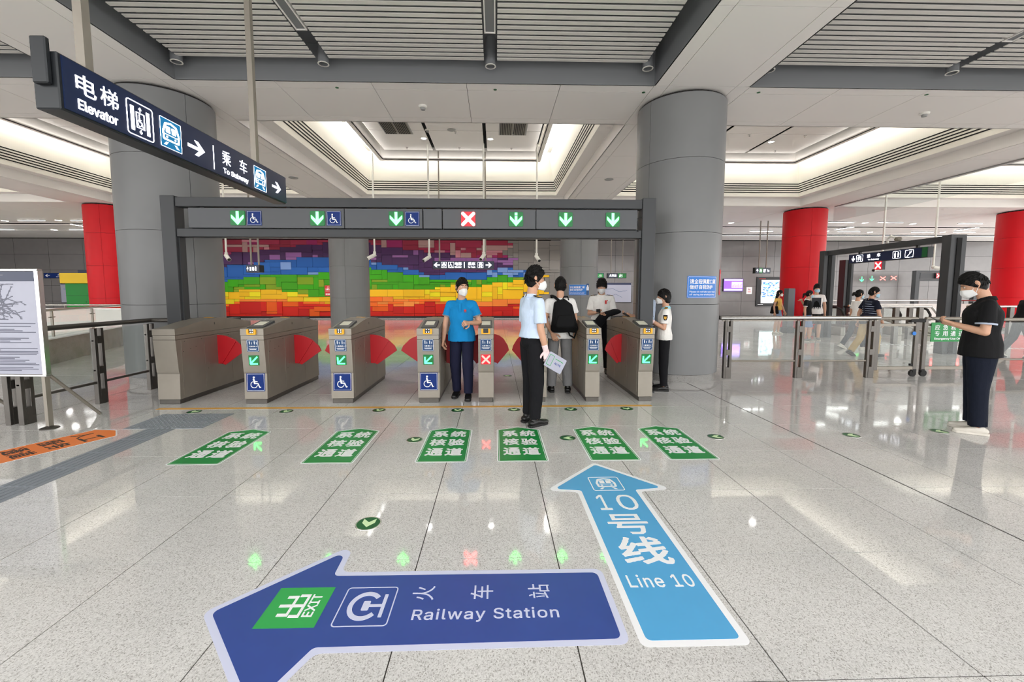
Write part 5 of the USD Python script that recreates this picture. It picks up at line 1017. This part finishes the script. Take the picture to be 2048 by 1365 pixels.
def person(label, pos, yaw, h, legs, arms, top, bottom, hair='crop', mask='kn95', shoes='shoe_black', lean=0.0, twist=0.0, head=(0, 0), fat=1.0, female=False, sleeve=.62, hem=.90, sole='rubber', skin='skin', short=None, seed=1, foot=None, gloves=(), extra=None, wide=1.0, collar=None, tuck=False, cuffs=None):
    """legs: {side: (thigh direction, shin direction)}, arms: {side: (upper, fore, palm normal, curl)}; side -1 = the person's left. Local: x right, y forward."""
    k = h / 1.75; t = thing('person', label, 'person', (0, 0, 0), 0)
    S = np.eye(3); T = rotx(-math.radians(lean)) @ rotz(0)
    hipz = .92; pel = V(0, 0, .965)
    U = lambda x, y, z: pel + rotx(-math.radians(lean)) @ (rotz(math.radians(twist)) @ V(x, y, z - .965))
    M = rotx(-math.radians(lean)) @ rotz(math.radians(twist))
    J = {}
    for s in (-1, 1):
        th, sh = unit(legs[s][0]), unit(legs[s][1]); J['hip', s] = V(s * .088, 0, hipz); J['knee', s] = J['hip', s] + th * .425; J['ank', s] = J['knee', s] + sh * .415
        J['sho', s] = U(s * (.172 if not female else .150), -.005, 1.392); u_, f_ = unit(arms[s][0]), unit(arms[s][1]); J['elb', s] = J['sho', s] + u_ * .285; J['wri', s] = J['elb', s] + f_ * .245
    drop = min(J['ank', -1][2], J['ank', 1][2]) - .080
    hc = U(0, .018, 1.635) ; Mh = M @ rotz(math.radians(head[0])) @ rotx(-math.radians(head[1])); hc = U(0, .0, 1.50) + Mh @ V(0, .022, .135)
    W = rotz(math.radians(yaw))
    def place(tri):
        v = np.asarray(tri.vertices); tri.vertices = ((v - V(0, 0, drop)) * k) @ W.T + V(*pos, 0.0) if len(pos) == 2 else v; return tri
    fw = (fat if not female else .90)
    R = {'pel': V(.150 * fw, .108 * fw, .10), 'wst': V((.132 if not female else .112) * fw, .096 * fw, .09), 'che': V((.158 if not female else .135) * fw, .112 * fw, .12), 'upc': V(.115 * fw, .080, .055)}
    C = {'pel': U(0, 0, .95), 'wst': U(0, .006, 1.10), 'che': U(0, .006, 1.28), 'upc': U(0, -.004, 1.378)}
    E = lambda n, g=0.0, pts=ICO: ell(C[n], R[n] + g, M, pts)
    # ---- the body: one continuous surface
    b = [hull(E('pel'), E('wst')), hull(E('wst'), E('che')), hull(E('che'), E('upc')), hull(ell(U(0, -.014, 1.41), (.062, .060, .05), M), ell(hc + Mh @ V(0, -.018, -.075), (.052, .054, .04), Mh))]
    hands = []
    for s in (-1, 1):
        b += [hull(E('upc', -.01, ICO1), ell(J['sho', s], .052, None, ICO1)), hull(ell(J['sho', s], .050), ell(J['elb', s], .038)), hull(ell(J['elb', s], .039), ell(J['elb', s] * .6 + J['wri', s] * .4, .038), ell(J['wri', s], .026))]
        b += [hull(ell(J['hip', s], (.068 * fw, .076 * fw, .07)), ell(J['knee', s], .056)), hull(ell(J['knee', s], .056), ell(J['knee', s] * .62 + J['ank', s] * .38 + V(0, -.014, 0), .054), ell(J['ank', s], .037))]
        hands += hand(J['wri', s], arms[s][4] if len(arms[s]) > 4 else arms[s][1], arms[s][2], -s if True else s, arms[s][3], 0, 1.0)
    torso = man_soft = soft(fuse(b), .026, 8)
    HD = HEAD.transform(np.c_[Mh * 1.06, hc])
    skin_ = fuse([man(torso)] + [HD] + [man(soft(fuse(hands), .008, 3))])
    body = put(t, 'body', place(tm(skin_)), skin, 60)
    P = lambda v: Mh @ (np.asarray(v, float) * 1.06) + hc
    put(body, 'eyes', place(tm(fuse([hull(ell(P((s * .028, .0795, .012)), (.014, .008, .007), Mh)) for s in (-1, 1)]))), 'eye_white', True)
    put(body, 'irises', place(tm(fuse([hull(ell(P((s * .028, .0850, .012)), (.0058, .0036, .0062), Mh)) for s in (-1, 1)]))), 'eye_dark', True)
    put(body, 'eyebrows', place(tm(fuse([hull(ell(P((s * .014, .0905, .0335)), (.005, .003, .003)), ell(P((s * .044, .077, .0315)), (.005, .003, .0022))) for s in (-1, 1)]))), 'hair_black', True)
    put(t, 'hair', place(tm(hair_mesh(hair, seed).transform(np.c_[Mh * 1.06, hc]))), 'hair_black', 40)
    if mask:
        if mask == 'kn95': mp = [(0, .138, -.045), (0, .120, -.002), (.030, .106, -.006), (-.030, .106, -.006), (.060, .045, -.030), (-.060, .045, -.030), (.060, .040, -.062), (-.060, .040, -.062), (.030, .098, -.098), (-.030, .098, -.098), (0, .112, -.110), (0, .136, -.070), (.034, .118, -.045), (-.034, .118, -.045), (.05, .03, -.095), (-.05, .03, -.095)]
        else: mp = [(0, .122, -.03), (0, .118, -.006), (.034, .100, -.010), (-.034, .100, -.010), (.066, .040, -.025), (-.066, .040, -.025), (.064, .035, -.085), (-.064, .035, -.085), (.032, .096, -.104), (-.032, .096, -.104), (0, .112, -.106), (.045, .100, -.05), (-.045, .100, -.05)]
        mk = put(t, 'face_mask', place(soft(hull(np.array([P(q) for q in mp])), .010, 3)), 'mask_white' if mask != 'blue' else 'mask_blue', 50)
        put(mk, 'ear_loops', place(trimesh.util.concatenate([tube([P((s * .060, .045, z)), P((s * .078, -.002, e)), P((s * .079, -.018, .014))], .0022, 6) for s in (-1, 1) for z, e in ((-.034, .03), (-.08, -.02))])), 'mask_white')
    # ---- the top
    g = .020
    if top:
        hz = hem; cw = 1.0
        parts = [hull(E('wst', g * 1.2), E('che', g)), hull(E('che', g), E('upc', g * .7)), hull(E('upc', g * .7), ell(U(0, -.014, 1.445), (.064, .064, .018), M)),
                 hull(E('wst', g * 1.2), disc(U(0, 0, hz), None, .088 + .098 * fw + .016, .108 * fw + .034, M), disc(U(0, 0, .97), None, .088 + .098 * fw + .012, .108 * fw + .032, M) if not tuck else E('pel', .024))]
        for s in (-1, 1):
            e = J['sho', s] * (1 - sleeve) + J['elb', s] * sleeve; dd = J['elb', s] - J['sho', s]
            parts += [hull(ell(U(s * .06, -.014, 1.432), (.03, .05, .018), M, ICO1), E('che', g * .3, ICO1), ell(J['sho', s], .057)), hull(ell(J['sho', s], .057), disc(e, dd, .062 * wide))]
        sm = fuse(parts)
        if tuck: sm = sm.trim_by_plane(tuple(M @ V(0, 0, 1)), float((M @ V(0, 0, 1)) @ U(0, 0, hz)))
        sm = sm - hull(disc(U(0, -.008, 1.44), None, .056, .058, M), disc(U(0, .01, 1.55), None, .075, .08, M)) if collar != 'none' else sm
        tp = put(t, 'shirt' if 'shirt' in top else 'top', place(soft(sm, .017, 7, .0075, 10.0, seed)), top, 60)
        if collar and collar != 'none':
            cm = collar if isinstance(collar, str) else top
            a0 = []
            for q in np.linspace(-160, 160, 21):
                w_ = math.radians(q); a0.append((math.sin(w_), math.cos(w_)))
            def ringpt(x, y, r, z, dz): return U(x * r, y * r - .010, z - .014 - dz * max(0, y))
            ring_i = [ringpt(x, y, .064, 1.492, .030) for x, y in a0]; ring_o = [ringpt(x, y, .084, 1.462, .045) for x, y in a0]; ring_j = [ringpt(x, y, .068, 1.498, .030) for x, y in a0]; ring_b = [ringpt(x, y, .070, 1.455, .045) for x, y in a0]
            put(tp, 'collar', place(loft([[a, b_, c_, d_] for a, b_, c_, d_ in zip(ring_i, ring_j, ring_o, ring_b)])), cm, 40)
        if cuffs:
            put(tp, 'sleeve_bands', place(trimesh.util.concatenate([tm(hull(disc(J['sho', s] * (1 - sleeve) + J['elb', s] * sleeve, J['elb', s] - J['sho', s], .067 * wide), disc(J['sho', s] * (1.06 - sleeve) + J['elb', s] * (sleeve - .06), J['elb', s] - J['sho', s], .067 * wide))) for s in (-1, 1)])), cuffs, 40)
    # ---- the lower garment
    if bottom:
        kind, bm = bottom; wz = .985 if not tuck else 1.02
        if kind == 'trousers':
            ms = [hull(E('pel', .014), disc(U(0, 0, wz), None, R['wst'][0] + .018, R['wst'][1] + .018, M))]
            for s in (-1, 1):
                d_ = J['ank', s] - J['knee', s]; e = J['ank', s] - unit(d_) * .015; kw = .073 * min(wide, 1.14)
                ms += [hull(ell(J['hip', s] + V(0, 0, .0), (.088 * fw, .100 * fw, .085)), ell(J['knee', s], kw)), hull(ell(J['knee', s], kw), disc(e, d_, (.062 if wide < 1.15 else .072)))]
            put(t, 'trousers', place(soft(fuse(ms), .017, 6, .010, 8.0, seed + 5)), bm, 60)
        else:
            L = {'skirt': .62, 'long_skirt': .50, 'shorts': .56}[kind]
            if kind == 'shorts':
                ms = [hull(E('pel', .016), disc(U(0, 0, wz), None, R['wst'][0] + .018, R['wst'][1] + .018, M))]
                for s in (-1, 1): q = J['hip', s] + unit(J['knee', s] - J['hip', s]) * .40; ms.append(hull(ell(J['hip', s], (.105, .11, .09)), disc(q, J['knee', s] - J['hip', s], .105)))
            else: ms = [hull(E('pel', .014), disc(U(0, 0, wz + .03), None, R['wst'][0] + .014, R['wst'][1] + .014, M)), hull(E('pel', .016), disc(V(0, .02, L), None, .175, .16, np.eye(3)))]
            put(t, 'shorts' if kind == 'shorts' else 'skirt', place(soft(fuse(ms), .017, 5, .010, 9.0, seed + 5)), bm, 60)
    # ---- shoes
    for s in (-1, 1):
        fd = (foot or {}).get(s, V(.10 * s, 1, 0)); n0 = len(t.GetChildren()); fr = dict(t=t)
        f = unit(fd); s_ = unit(np.cross(f, V(0, 0, 1))); 
        class _T: pass
        tmp = []
        _put = globals()['put']
        def cap(par, name, mesh, material, smooth=False, **kw): return _put(par, name, place(mesh if not isinstance(mesh, list) else trimesh.util.concatenate(mesh)), material, smooth, **kw)
        globals()['put'] = cap
        try: shoe(t, J['ank', s], f, shoes, 1.0, sole)
        finally: globals()['put'] = _put
    for s in gloves: put(t, 'glove', place(soft(fuse(hand(J['wri', s] - unit(arms[s][1]) * .0, arms[s][4] if len(arms[s]) > 4 else arms[s][1], arms[s][2], -s, arms[s][3], .0022) + [hull(ell(J['wri', s], .030, None, ICO1), ell(J['wri', s] - unit(arms[s][1]) * .05, .034, None, ICO1))]), .009, 3)), 'glove_pale', 60)
    ctx = dict(t=t, J=J, U=U, P=P, M=M, Mh=Mh, hc=hc, place=place, k=k, W=W, world=lambda v: ((np.asarray(v, float) - V(0, 0, drop)) * k) @ W.T + V(*pos, 0.0))
    if extra: extra(ctx)
    return ctx
DOWN = V(0, 0, -1)
def epaulettes(c, par=None):
    for s in (-1, 1):
        a = c['J']['sho', s]; i = c['U'](s * .062, -.014, 1.412); q = unit(a - i); n = unit(np.cross(q, c['M'] @ V(0, 1, 0))) * (1 if np.cross(q, c['M'] @ V(0, 1, 0))[2] > 0 else -1); y = unit(np.cross(n, q))
        o = a + n * .052 - q * .014; 
        e = put(c['t'], 'epaulette', c['place'](loft([[o + q * x + y * w_ + n * z_ for w_, z_ in ((-.024, .0), (.024, .0), (.024, .008), (-.024, .008))] for x in (-.075, .03)])), 'black_wool')
        put(e, 'braid', c['place'](trimesh.util.concatenate([loft([[o + q * x + y * w_ + n * z_ for w_, z_ in ((-.0245, .007), (.0245, .007), (.0245, .0105), (-.0245, .0105))] for x in (x0, x0 + .010)]) for x0 in (-.02, .0, .018)])), 'gold_braid')
def slab_at(c, par, name, o, u, v, poly, d, m, **k): return put(par, name, c['place'](sheet(poly, d, o, u, v)), m, **k)
def separate(c, name, label, cat, parts, group=None):
    """a thing held or carried by a person, placed at top level"""
    t = thing(name, label, cat, (0, 0, 0), 0, group); f = None
    for nm, mesh, m, sm in parts: put(t, nm, c['place'](mesh), m, sm)
    return t
# ---- man in the blue polo walking out through the gate
def x_blue(c):
    U, t = c['U'], c['t']
    slab_at(c, t, 'chest_logo', U(-.075, .142, 1.30), c['M'] @ V(-1, .12, 0), c['M'] @ V(0, .1, 1), union_all([sbox(-.016, -.004, .016, .022), sbox(-.018, -.016, .018, -.010)]), .004, 'sticker_red')
    slab_at(c, t, 'placket', U(.0, .148, 1.35), c['M'] @ V(-1, 0, 0), c['M'] @ V(0, -.12, 1), sbox(-.014, -.06, .014, .06), .004, 'polo_blue')
    w = c['J']['wri', -1]; separate(c, 'key_bunch', 'bunch of keys in the left hand of the man in blue polo', 'keys', [('key_ring', trimesh.creation.torus(.018, .002, major_sections=16, minor_sections=6).apply_transform(frame(w + V(.045, .075, -.02), (1, 0, 0), (0, 0, 1))), 'steel_bright', 40), ('key', trimesh.util.concatenate([bx(*(w[0] + np.array([.035, .045]) + .012 * i), w[1] + .07, w[1] + .074, w[2] - .085, w[2] - .035) for i in range(3)]), 'black_plastic', False)])
person('man in bright blue polo shirt walking towards the viewer through a gate', (-.49, 6.04), 176, 1.73, {1: (V(.02, -.05, -1), V(.0, -.22, -1)), -1: (V(-.02, .14, -1), V(.0, -.05, -1))},
       {1: (V(.24, -.02, -1), V(.10, .16, -1), V(-1, 0, 0), .6), -1: (V(-.32, -.10, -1), V(.50, .85, .05), V(.5, -.3, -.6), .9)}, 'polo_blue', ('trousers', 'navy_cotton'), 'crop', 'kn95', head=(28, 4), hem=.86, collar='polo_blue', seed=2, wide=1.12, extra=x_blue, fat=1.04, cuffs='trouser_grey')
# ---- standing station man in pale blue
def x_stand(c):
    epaulettes(c); P, place = c['P'], c['place']
    gl = []
    for s in (-1, 1):
        th = np.linspace(0, 2 * math.pi, 17); gl.append(tube([P((s * .034 + .024 * math.cos(a), .100 - .012 * abs(math.cos(a)) * (s * math.cos(a) > 0), .012 + .017 * math.sin(a))) for a in th], .0016, 5)); gl.append(tube([P((s * .058, .090, .016)), P((s * .080, .0, .018)), P((s * .078, -.02, .006))], .0016, 5))
    put(c['t'], 'glasses', place(trimesh.util.concatenate(gl + [tube([P((-.010, .101, .014)), P((.010, .101, .014))], .0016, 5)])), 'black_plastic')
    put(c['t'], 'belt', place(tm(hull(disc(c['U'](0, 0, 1.0), None, .158, .124, c['M']), disc(c['U'](0, 0, 1.03), None, .156, .122, c['M'])))), 'black_plastic', 40)
    w = c['J']['wri', 1]; o = w + V(.02, .10, -.14)
    u = unit(V(0, .86, -.50)); v = unit(V(0, .50, .86))
    q = frame(o, u, v)
    pl = separate(c, 'placard', 'clear plastic document placard held by the standing man in pale blue', 'placard', [('plate', prism(rrect(-.11, -.085, .13, .085, .012), .006, q), 'paper', False), ('green_print', prism(union_all([ring(rrect(-.095, -.06, -.03, .06, .004), .005), sbox(-.01, .035, .10, .042)]), .001, q, .006), 'print_exit_green', False), ('lettering', prism(union_all([fit(text('A6798', .03, 2), .0, -.02, .085, .005)]), .001, q, .006), 'print_navy', False)])
person('tall station man in pale blue uniform shirt standing in profile before the gates', (.42, 4.80), -68, 1.80, {1: (V(.03, .02, -1), V(-.02, -.03, -1)), -1: (V(-.03, .06, -1), V(.0, -.06, -1))},
       {1: (V(.10, .02, -1), V(-.02, .28, -1), V(-1, 0, 0), .7), -1: (V(-.12, .05, -1), V(.1, .35, -1), V(1, 0, 0), .6)}, 'shirt_pale_blue', ('trousers', 'black_wool'), 'spiky', 'kn95', head=(-12, 2), hem=1.0, tuck=True, collar='shirt_pale_blue', seed=3, wide=1.10, gloves=(1,), extra=x_stand, sleeve=.80, foot={1: V(-.25, 1, 0), -1: V(-.3, 1, 0)})
# ---- man with the backpack, seen from behind
def x_pack(c):
    U = c['U']; b = fuse([hull(*[ell(U(x, y, z), r) for x, y, z, r in ((-.06, -.17, 1.36, .05), (.12, -.17, 1.33, .05), (-.09, -.18, 1.0, .06), (.19, -.18, 1.0, .06), (-.05, -.24, 1.04, .05), (.15, -.24, 1.04, .05), (.03, -.20, 1.40, .04))])])
    pk = hull(*[ell(U(x, y, z), r) for x, y, z, r in ((-.05, -.27, 1.05, .04), (.15, -.27, 1.05, .04), (-.03, -.25, 1.18, .03), (.13, -.25, 1.18, .03))])
    separate(c, 'backpack', 'black backpack slung on the man in white tee shirt seen from behind', 'backpack', [('bag', soft(b, .02, 8, .008, 9.0, 4), 'nylon_black', 60), ('front_pocket', soft(pk, .02, 6, .005, 9.0, 6), 'nylon_black', 60), ('shoulder_strap', tm(fuse([hull(ell(a, (.03, .012, .012)), ell(b_, (.03, .012, .012))) for a, b_ in ((U(-.02, -.17, 1.40), U(-.10, -.09, 1.475)), (U(-.10, -.09, 1.475), U(-.125, .01, 1.49)), (U(-.125, .01, 1.49), U(-.10, .13, 1.40)))])), 'nylon_black', 40),
        ('loose_strap', tube([U(.19, -.18, 1.10), U(.235, -.16, .98), U(.20, -.17, .86), U(.13, -.18, .90), U(.10, -.2, .98)], .012, 8), 'nylon_black', 40), ('top_loop', tube([U(.02, -.19, 1.44), U(.04, -.19, 1.475), U(.09, -.19, 1.475), U(.11, -.19, 1.42)], .008, 8), 'nylon_black', 40)])
person('man in white tee shirt and grey trousers seen from behind with a backpack', (.99, 6.40), -4, 1.76, {-1: (V(-.06, .05, -1), V(-.02, -.02, -1)), 1: (V(.06, .08, -1), V(.02, -.22, -1))},
       {-1: (V(-.22, -.14, -1), V(.52, -.48, -.95), V(.3, .9, 0), .7), 1: (V(.22, .10, -1), V(-.05, .5, -.9), V(-1, 0, 0), .5)}, 'tee_white', ('trousers', 'trouser_grey'), 'crop', None, head=(-6, 8), hem=.84, seed=5, wide=1.22, extra=x_pack, fat=1.03)
# ---- staff behind the right post
def phone(c, o, u, v, label): return separate(c, 'mobile_phone', label, 'phone', [('body', prism(rrect(-.036, -.075, .036, .075, .008), .008, frame(o, u, v)), 'black_plastic', False), ('screen', prism(rrect(-.033, -.068, .033, .068, .005), .0008, frame(o, u, v), .008), 'dark_grey_plastic', False)])
def x_staff(c):
    epaulettes(c); w = c['J']['wri', 1]; phone(c, w + V(-.04, .12, .035), V(-1, 0, .1), V(0, .8, .5), 'dark phone held by the white shirted officer behind the right gates')
    slab_at(c, c['t'], 'chest_badge', c['U'](-.07, .150, 1.33), c['M'] @ V(-1, .1, 0), c['M'] @ V(.3, .1, 1), union_all([sbox(-.016, -.035, .016, .03), sbox(.02, .02, .035, .035)]), .004, 'sticker_red')
    j = c['J']['elb', -1]; J_ = [hull(ell(c['U'](-.24, .22, 1.16), (.10, .07, .05)), ell(c['U'](-.05, .26, 1.10), (.09, .06, .05))), hull(ell(c['U'](-.05, .26, 1.10), (.09, .06, .05)), ell(c['U'](.12, .25, .86), (.08, .05, .08))), hull(ell(c['U'](.12, .25, .86), (.08, .05, .08)), ell(c['U'](.16, .23, .62), (.07, .04, .06)))]
    separate(c, 'jacket', 'black jacket draped over the arm of the white shirted officer', 'jacket', [('cloth', soft(fuse(J_), .02, 8, .012, 8., 9), 'black_wool', 60)])
person('officer in white shirt with shoulder boards looking down behind the right gates', (2.02, 7.95), 168, 1.80, {1: (V(.06, 0, -1), V(.01, 0, -1)), -1: (V(-.06, 0, -1), V(-.01, 0, -1))},
       {1: (V(.16, .12, -1), V(-.42, .85, .10), V(0, .1, 1), .5), -1: (V(-.2, .15, -1), V(.6, .8, -.05), V(.2, 0, 1), .6)}, 'shirt_white', ('trousers', 'black_wool'), 'bowl', 'kn95', head=(-4, 22), hem=1.0, tuck=True, collar='shirt_white', seed=6, extra=x_staff, sleeve=.78, wide=1.08)
def x_hid(c):
    U = c['U']; put(c['t'], 'lanyard', c['place'](tube([U(-.05, .10, 1.44), U(-.02, .145, 1.30), U(.02, .145, 1.16)], .010, 6)), 'pink_band'); phone(c, c['J']['wri', -1] + V(.03, .13, .03), V(-1, 0, .2), V(0, .8, .55), 'black phone in the hand reaching out left of the gantry post')
person('officer in pale shirt half hidden behind the right gantry post', (2.56, 7.02), 96, 1.73, {1: (V(.05, 0, -1), V(.01, 0, -1)), -1: (V(-.05, 0, -1), V(-.01, 0, -1))},
       {1: (V(.16, .15, -1), V(-.2, .85, .2), V(-.3, 0, 1), .6), -1: (V(-.14, .2, -1), V(.1, .95, .15), V(.2, 0, 1), .5)}, 'shirt_pale_blue', ('trousers', 'black_wool'), 'crop', 'kn95', head=(4, 12), hem=1.0, tuck=True, collar='shirt_pale_blue', seed=7, extra=x_hid, sleeve=.8)
def x_woman(c):
    epaulettes(c); a = c['J']['sho', -1] * .62 + c['J']['elb', -1] * .38; n = unit(V(-1, 0, .1)); o = a + n * .072
    pt = slab_at(c, c['t'], 'arm_patch', o, V(0, 1, 0), V(0, .05, 1), Polygon([(-.034, .045), (.034, .045), (.036, .0), (.018, -.045), (-.018, -.045), (-.036, .0)]), -.006, 'black_wool'); slab_at(c, c['t'], 'patch_emblem', o + n * .006, V(0, 1, 0), V(0, .05, 1), Polygon([(-.022, .02), (.022, .02), (.022, -.01), (0, -.035), (-.022, -.01)]), -.002, 'gold_braid')
person('short haired officer in white shirt standing in profile right of the gantry post', (2.66, 6.50), 70, 1.57, {1: (V(.05, 0, -1), V(.01, -.03, -1)), -1: (V(-.05, .02, -1), V(-.01, -.03, -1))},
       {1: (V(.10, .25, -1), V(-.1, .9, .35), V(-1, 0, .2), .5), -1: (V(-.10, .10, -1), V(.12, .85, .52), V(1, 0, .3), .5)}, 'shirt_white', ('trousers', 'black_wool'), 'bob', 'kn95', head=(6, 2), hem=.90, collar='sky_trim', seed=8, extra=x_woman, sleeve=.72, gloves=(-1,), female=True, fat=1.12, wide=1.10)
# ---- man in black looking at his phone at the right
def x_black(c): phone(c, (c['J']['wri', 1] + c['J']['wri', -1]) / 2 + V(0, .105, .03), V(-1, 0, 0), V(0, .85, .5), 'dark phone held in both hands by the man in black')
person('man in black polo shirt and jeans looking down at a phone at right', (5.29, 4.40), 48, 1.77, {1: (V(.05, .02, -1), V(.01, -.03, -1)), -1: (V(-.05, .02, -1), V(-.01, -.05, -1))},
       {1: (V(.10, .05, -1), V(-.42, .95, .30), V(-.6, 0, .8), .8), -1: (V(-.10, .05, -1), V(.42, .95, .30), V(.6, 0, .8), .8)}, 'polo_black', ('trousers', 'jeans_dark'), 'crop', 'kn95', shoes='shoe_white', sole='shoe_white', head=(4, 30), hem=.84, collar='polo_black', seed=9, fat=1.22, wide=1.22, extra=x_black, skin='skin', sleeve=.72, cuffs='stripe_pale')
# ---- passers-by beyond the railing
def x_bag(c):
    U = c['U']; separate(c, 'shoulder_bag', 'black shoulder bag of the woman in mustard top', 'bag', [('bag', soft(hull(*[ell(U(.19, y, z), .035) for y, z in ((.10, .86), (-.16, .86), (.06, 1.10), (-.12, 1.10))]), .025, 6), 'nylon_black', 60), ('strap', tube([U(.19, .05, 1.12), U(.17, .05, 1.3), U(.155, .0, 1.475), U(.17, -.08, 1.3), U(.19, -.1, 1.12)], .010, 6), 'nylon_black', 40)])
person('woman in mustard crop top and denim skirt with long black hair', (10.62, 15.5), -150, 1.63, {1: (V(.03, .02, -1), V(.0, -.12, -1)), -1: (V(-.03, .10, -1), V(.0, -.10, -1))},
       {1: (V(.22, -.12, -1), V(.05, .15, -1), V(-1, 0, 0), .5), -1: (V(-.34, .16, -1), V(-.25, .35, -1), V(1, 0, 0), .4)}, 'top_mustard', ('skirt', 'denim_light'), 'long', 'grey', shoes='shoe_white', sole='shoe_white', head=(30, 6), hem=1.08, seed=11, female=True, extra=x_bag, sleeve=.35)
person('woman in black polo with white collar and long denim skirt beside the boy', (9.98, 13.15), -146, 1.60, {1: (V(.03, .0, -1), V(.0, -.10, -1)), -1: (V(-.03, .12, -1), V(.0, .0, -1))},
       {1: (V(.14, -.05, -1), V(.05, .12, -1), V(-1, 0, 0), .5), -1: (V(-.14, .05, -1), V(-.05, .2, -1), V(1, 0, 0), .5)}, 'polo_black', ('long_skirt', 'denim_blue'), 'ponytail', 'blue', shoes='shoe_grey', sole='shoe_white', head=(32, 4), hem=.92, seed=12, female=True, collar='tee_white', sleeve=.62, cuffs='tee_white', fat=1.1)
def x_boy(c):
    U = c['U']; p = union_all([sbox(-.13, -.22, .11, .05)] + [Polygon([(-.13 + .05 * i, -.22), (-.08 + .05 * i, -.22), (-.105 + .05 * i, -.30 - .03 * (i % 2))]) for i in range(5)])
    slab_at(c, c['t'], 'shirt_print', U(0, .143, 1.30), V(-1, 0, 0), V(0, .03, 1), p, .006, 'dark_grey_cotton'); slab_at(c, c['t'], 'print_figure', U(0, .150, 1.22), V(-1, 0, 0), V(0, .03, 1), Polygon([(-.09, -.16), (-.06, .0), (.0, .04), (.05, -.02), (.09, -.15)]), .004, 'nylon_black')
person('boy in white printed tee shirt and black shorts with an arm round the woman', (10.42, 13.38), 150, 1.80, {1: (V(.04, .05, -1), V(.0, -.25, -1)), -1: (V(-.05, .02, -1), V(.0, -.06, -1))},
       {1: (V(.45, -.10, -.85), V(.35, .75, .45), V(0, .5, -1), .4), -1: (V(-.20, .0, -1), V(-.05, .12, -1), V(1, 0, 0), .5)}, 'tee_white', ('shorts', 'polo_black'), 'bowl', 'blue', shoes='shoe_grey', sole='shoe_white', head=(4, 4), hem=.84, seed=13, wide=1.15, extra=x_boy)
def x_strip(c):
    U, J = c['U'], c['J']
    st = []
    for z in np.arange(.95, 1.44, .055):
        f = float(np.interp(z, [.9, 1.1, 1.28, 1.40, 1.46], [.181, .160, .181, .152, .10])); d_ = float(np.interp(z, [.9, 1.1, 1.28, 1.40, 1.46], [.142, .124, .136, .104, .085]))
        a = disc(U(0, .004, z), None, f, d_, c['M'], 30); b_ = disc(U(0, .004, z + .010), None, f, d_, c['M'], 30); st.append(loft([a, b_]))
    put(c['t'], 'stripes', c['place'](trimesh.util.concatenate(st)), 'stripe_pale', 40)
    separate(c, 'shoulder_bag', 'navy cross body bag of the man in striped shirt', 'bag', [('bag', soft(hull(*[ell(U(x, -.19, z), .04) for x, z in ((.02, .88), (.22, .90), (.03, 1.04), (.21, 1.05))]), .025, 6), 'stripe_navy', 60), ('strap', tube([U(.10, -.19, 1.06), U(0, -.155, 1.25), U(-.10, -.10, 1.45), U(-.12, .02, 1.485), U(-.02, .155, 1.28)], .014, 6), 'stripe_navy', 40)])
    w = J['wri', -1]; separate(c, 'tumbler', 'black drink tumbler in the hand of the man in striped shirt', 'cup', [('cup', lathe([[0, -.09], [.030, -.09], [.038, .05], [0, .05]], 18, w + V(.0, .05, -.09)), 'black_plastic', 40), ('lid', lathe([[0, .05], [.040, .05], [.036, .065], [0, .065]], 18, w + V(.0, .05, -.09)), 'dark_grey_plastic', 40)])
person('man in dark striped shirt and khaki trousers striding to the right', (8.98, 9.85), -92, 1.69, {1: (V(.03, .40, -1), V(.0, -.02, -1)), -1: (V(-.03, -.20, -1), V(.0, -.62, -1))},
       {1: (V(.22, .10, -1), V(-.1, .5, -1), V(-1, 0, 0), .6), -1: (V(-.20, -.30, -1), V(-.02, -.05, -1), V(1, 0, 0), 1.0)}, 'stripe_navy', ('trousers', 'khaki'), 'crop', 'blue', head=(-26, 4), hem=.88, seed=14, lean=5, wide=1.18, extra=x_strip, collar='stripe_navy', foot={-1: V(-.1, 1, -.55), 1: V(.1, 1, .12)})
person('woman with hair bun and white top half hidden behind the striped shirt man', (9.80, 11.1), -95, 1.62, {1: (V(.03, .30, -1), V(.0, .05, -1)), -1: (V(-.03, -.22, -1), V(.0, -.6, -1))},
       {1: (V(.14, .1, -1), V(.0, .3, -1), V(-1, 0, 0), .5), -1: (V(-.14, -.1, -1), V(.0, .1, -1), V(1, 0, 0), .5)}, 'tee_white', ('trousers', 'dark_grey_cotton'), 'bun', 'blue', shoes='shoe_white', sole='shoe_white', head=(0, 4), hem=.90, seed=15, female=True, foot={-1: V(0, 1, -.5), 1: V(0, 1, 0)})
person('person in black top and grey trousers cut off by the right edge', (12.44, 9.55), -112, 1.68, {1: (V(.03, .25, -1), V(.0, .0, -1)), -1: (V(-.03, -.22, -1), V(.0, -.6, -1))},
       {1: (V(.25, -.15, -1), V(.0, .1, -1), V(-1, 0, 0), .5), -1: (V(-.14, .2, -1), V(.0, .4, -1), V(1, 0, 0), .5)}, 'polo_black', ('trousers', 'dark_grey_cotton'), 'crop', 'kn95', shoes='shoe_white', head=(0, 12), hem=.86, seed=16, lean=10, wide=1.2, fat=1.1, foot={-1: V(0, 1, -.5), 1: V(0, 1, 0)})
person('distant person in white tee shirt with a raised hand beside the far column', (5.85, 23.6), -95, 1.68, {1: (V(.03, .08, -1), V(.0, -.05, -1)), -1: (V(-.03, -.08, -1), V(.0, -.2, -1))},
       {1: (V(.10, .25, -1), V(-.1, .85, .35), V(-1, 0, .2), .5), -1: (V(-.14, 0, -1), V(.0, .2, -1), V(1, 0, 0), .5)}, 'tee_white', ('trousers', 'polo_black'), 'crop', 'kn95', head=(0, 10), hem=.88, seed=17)
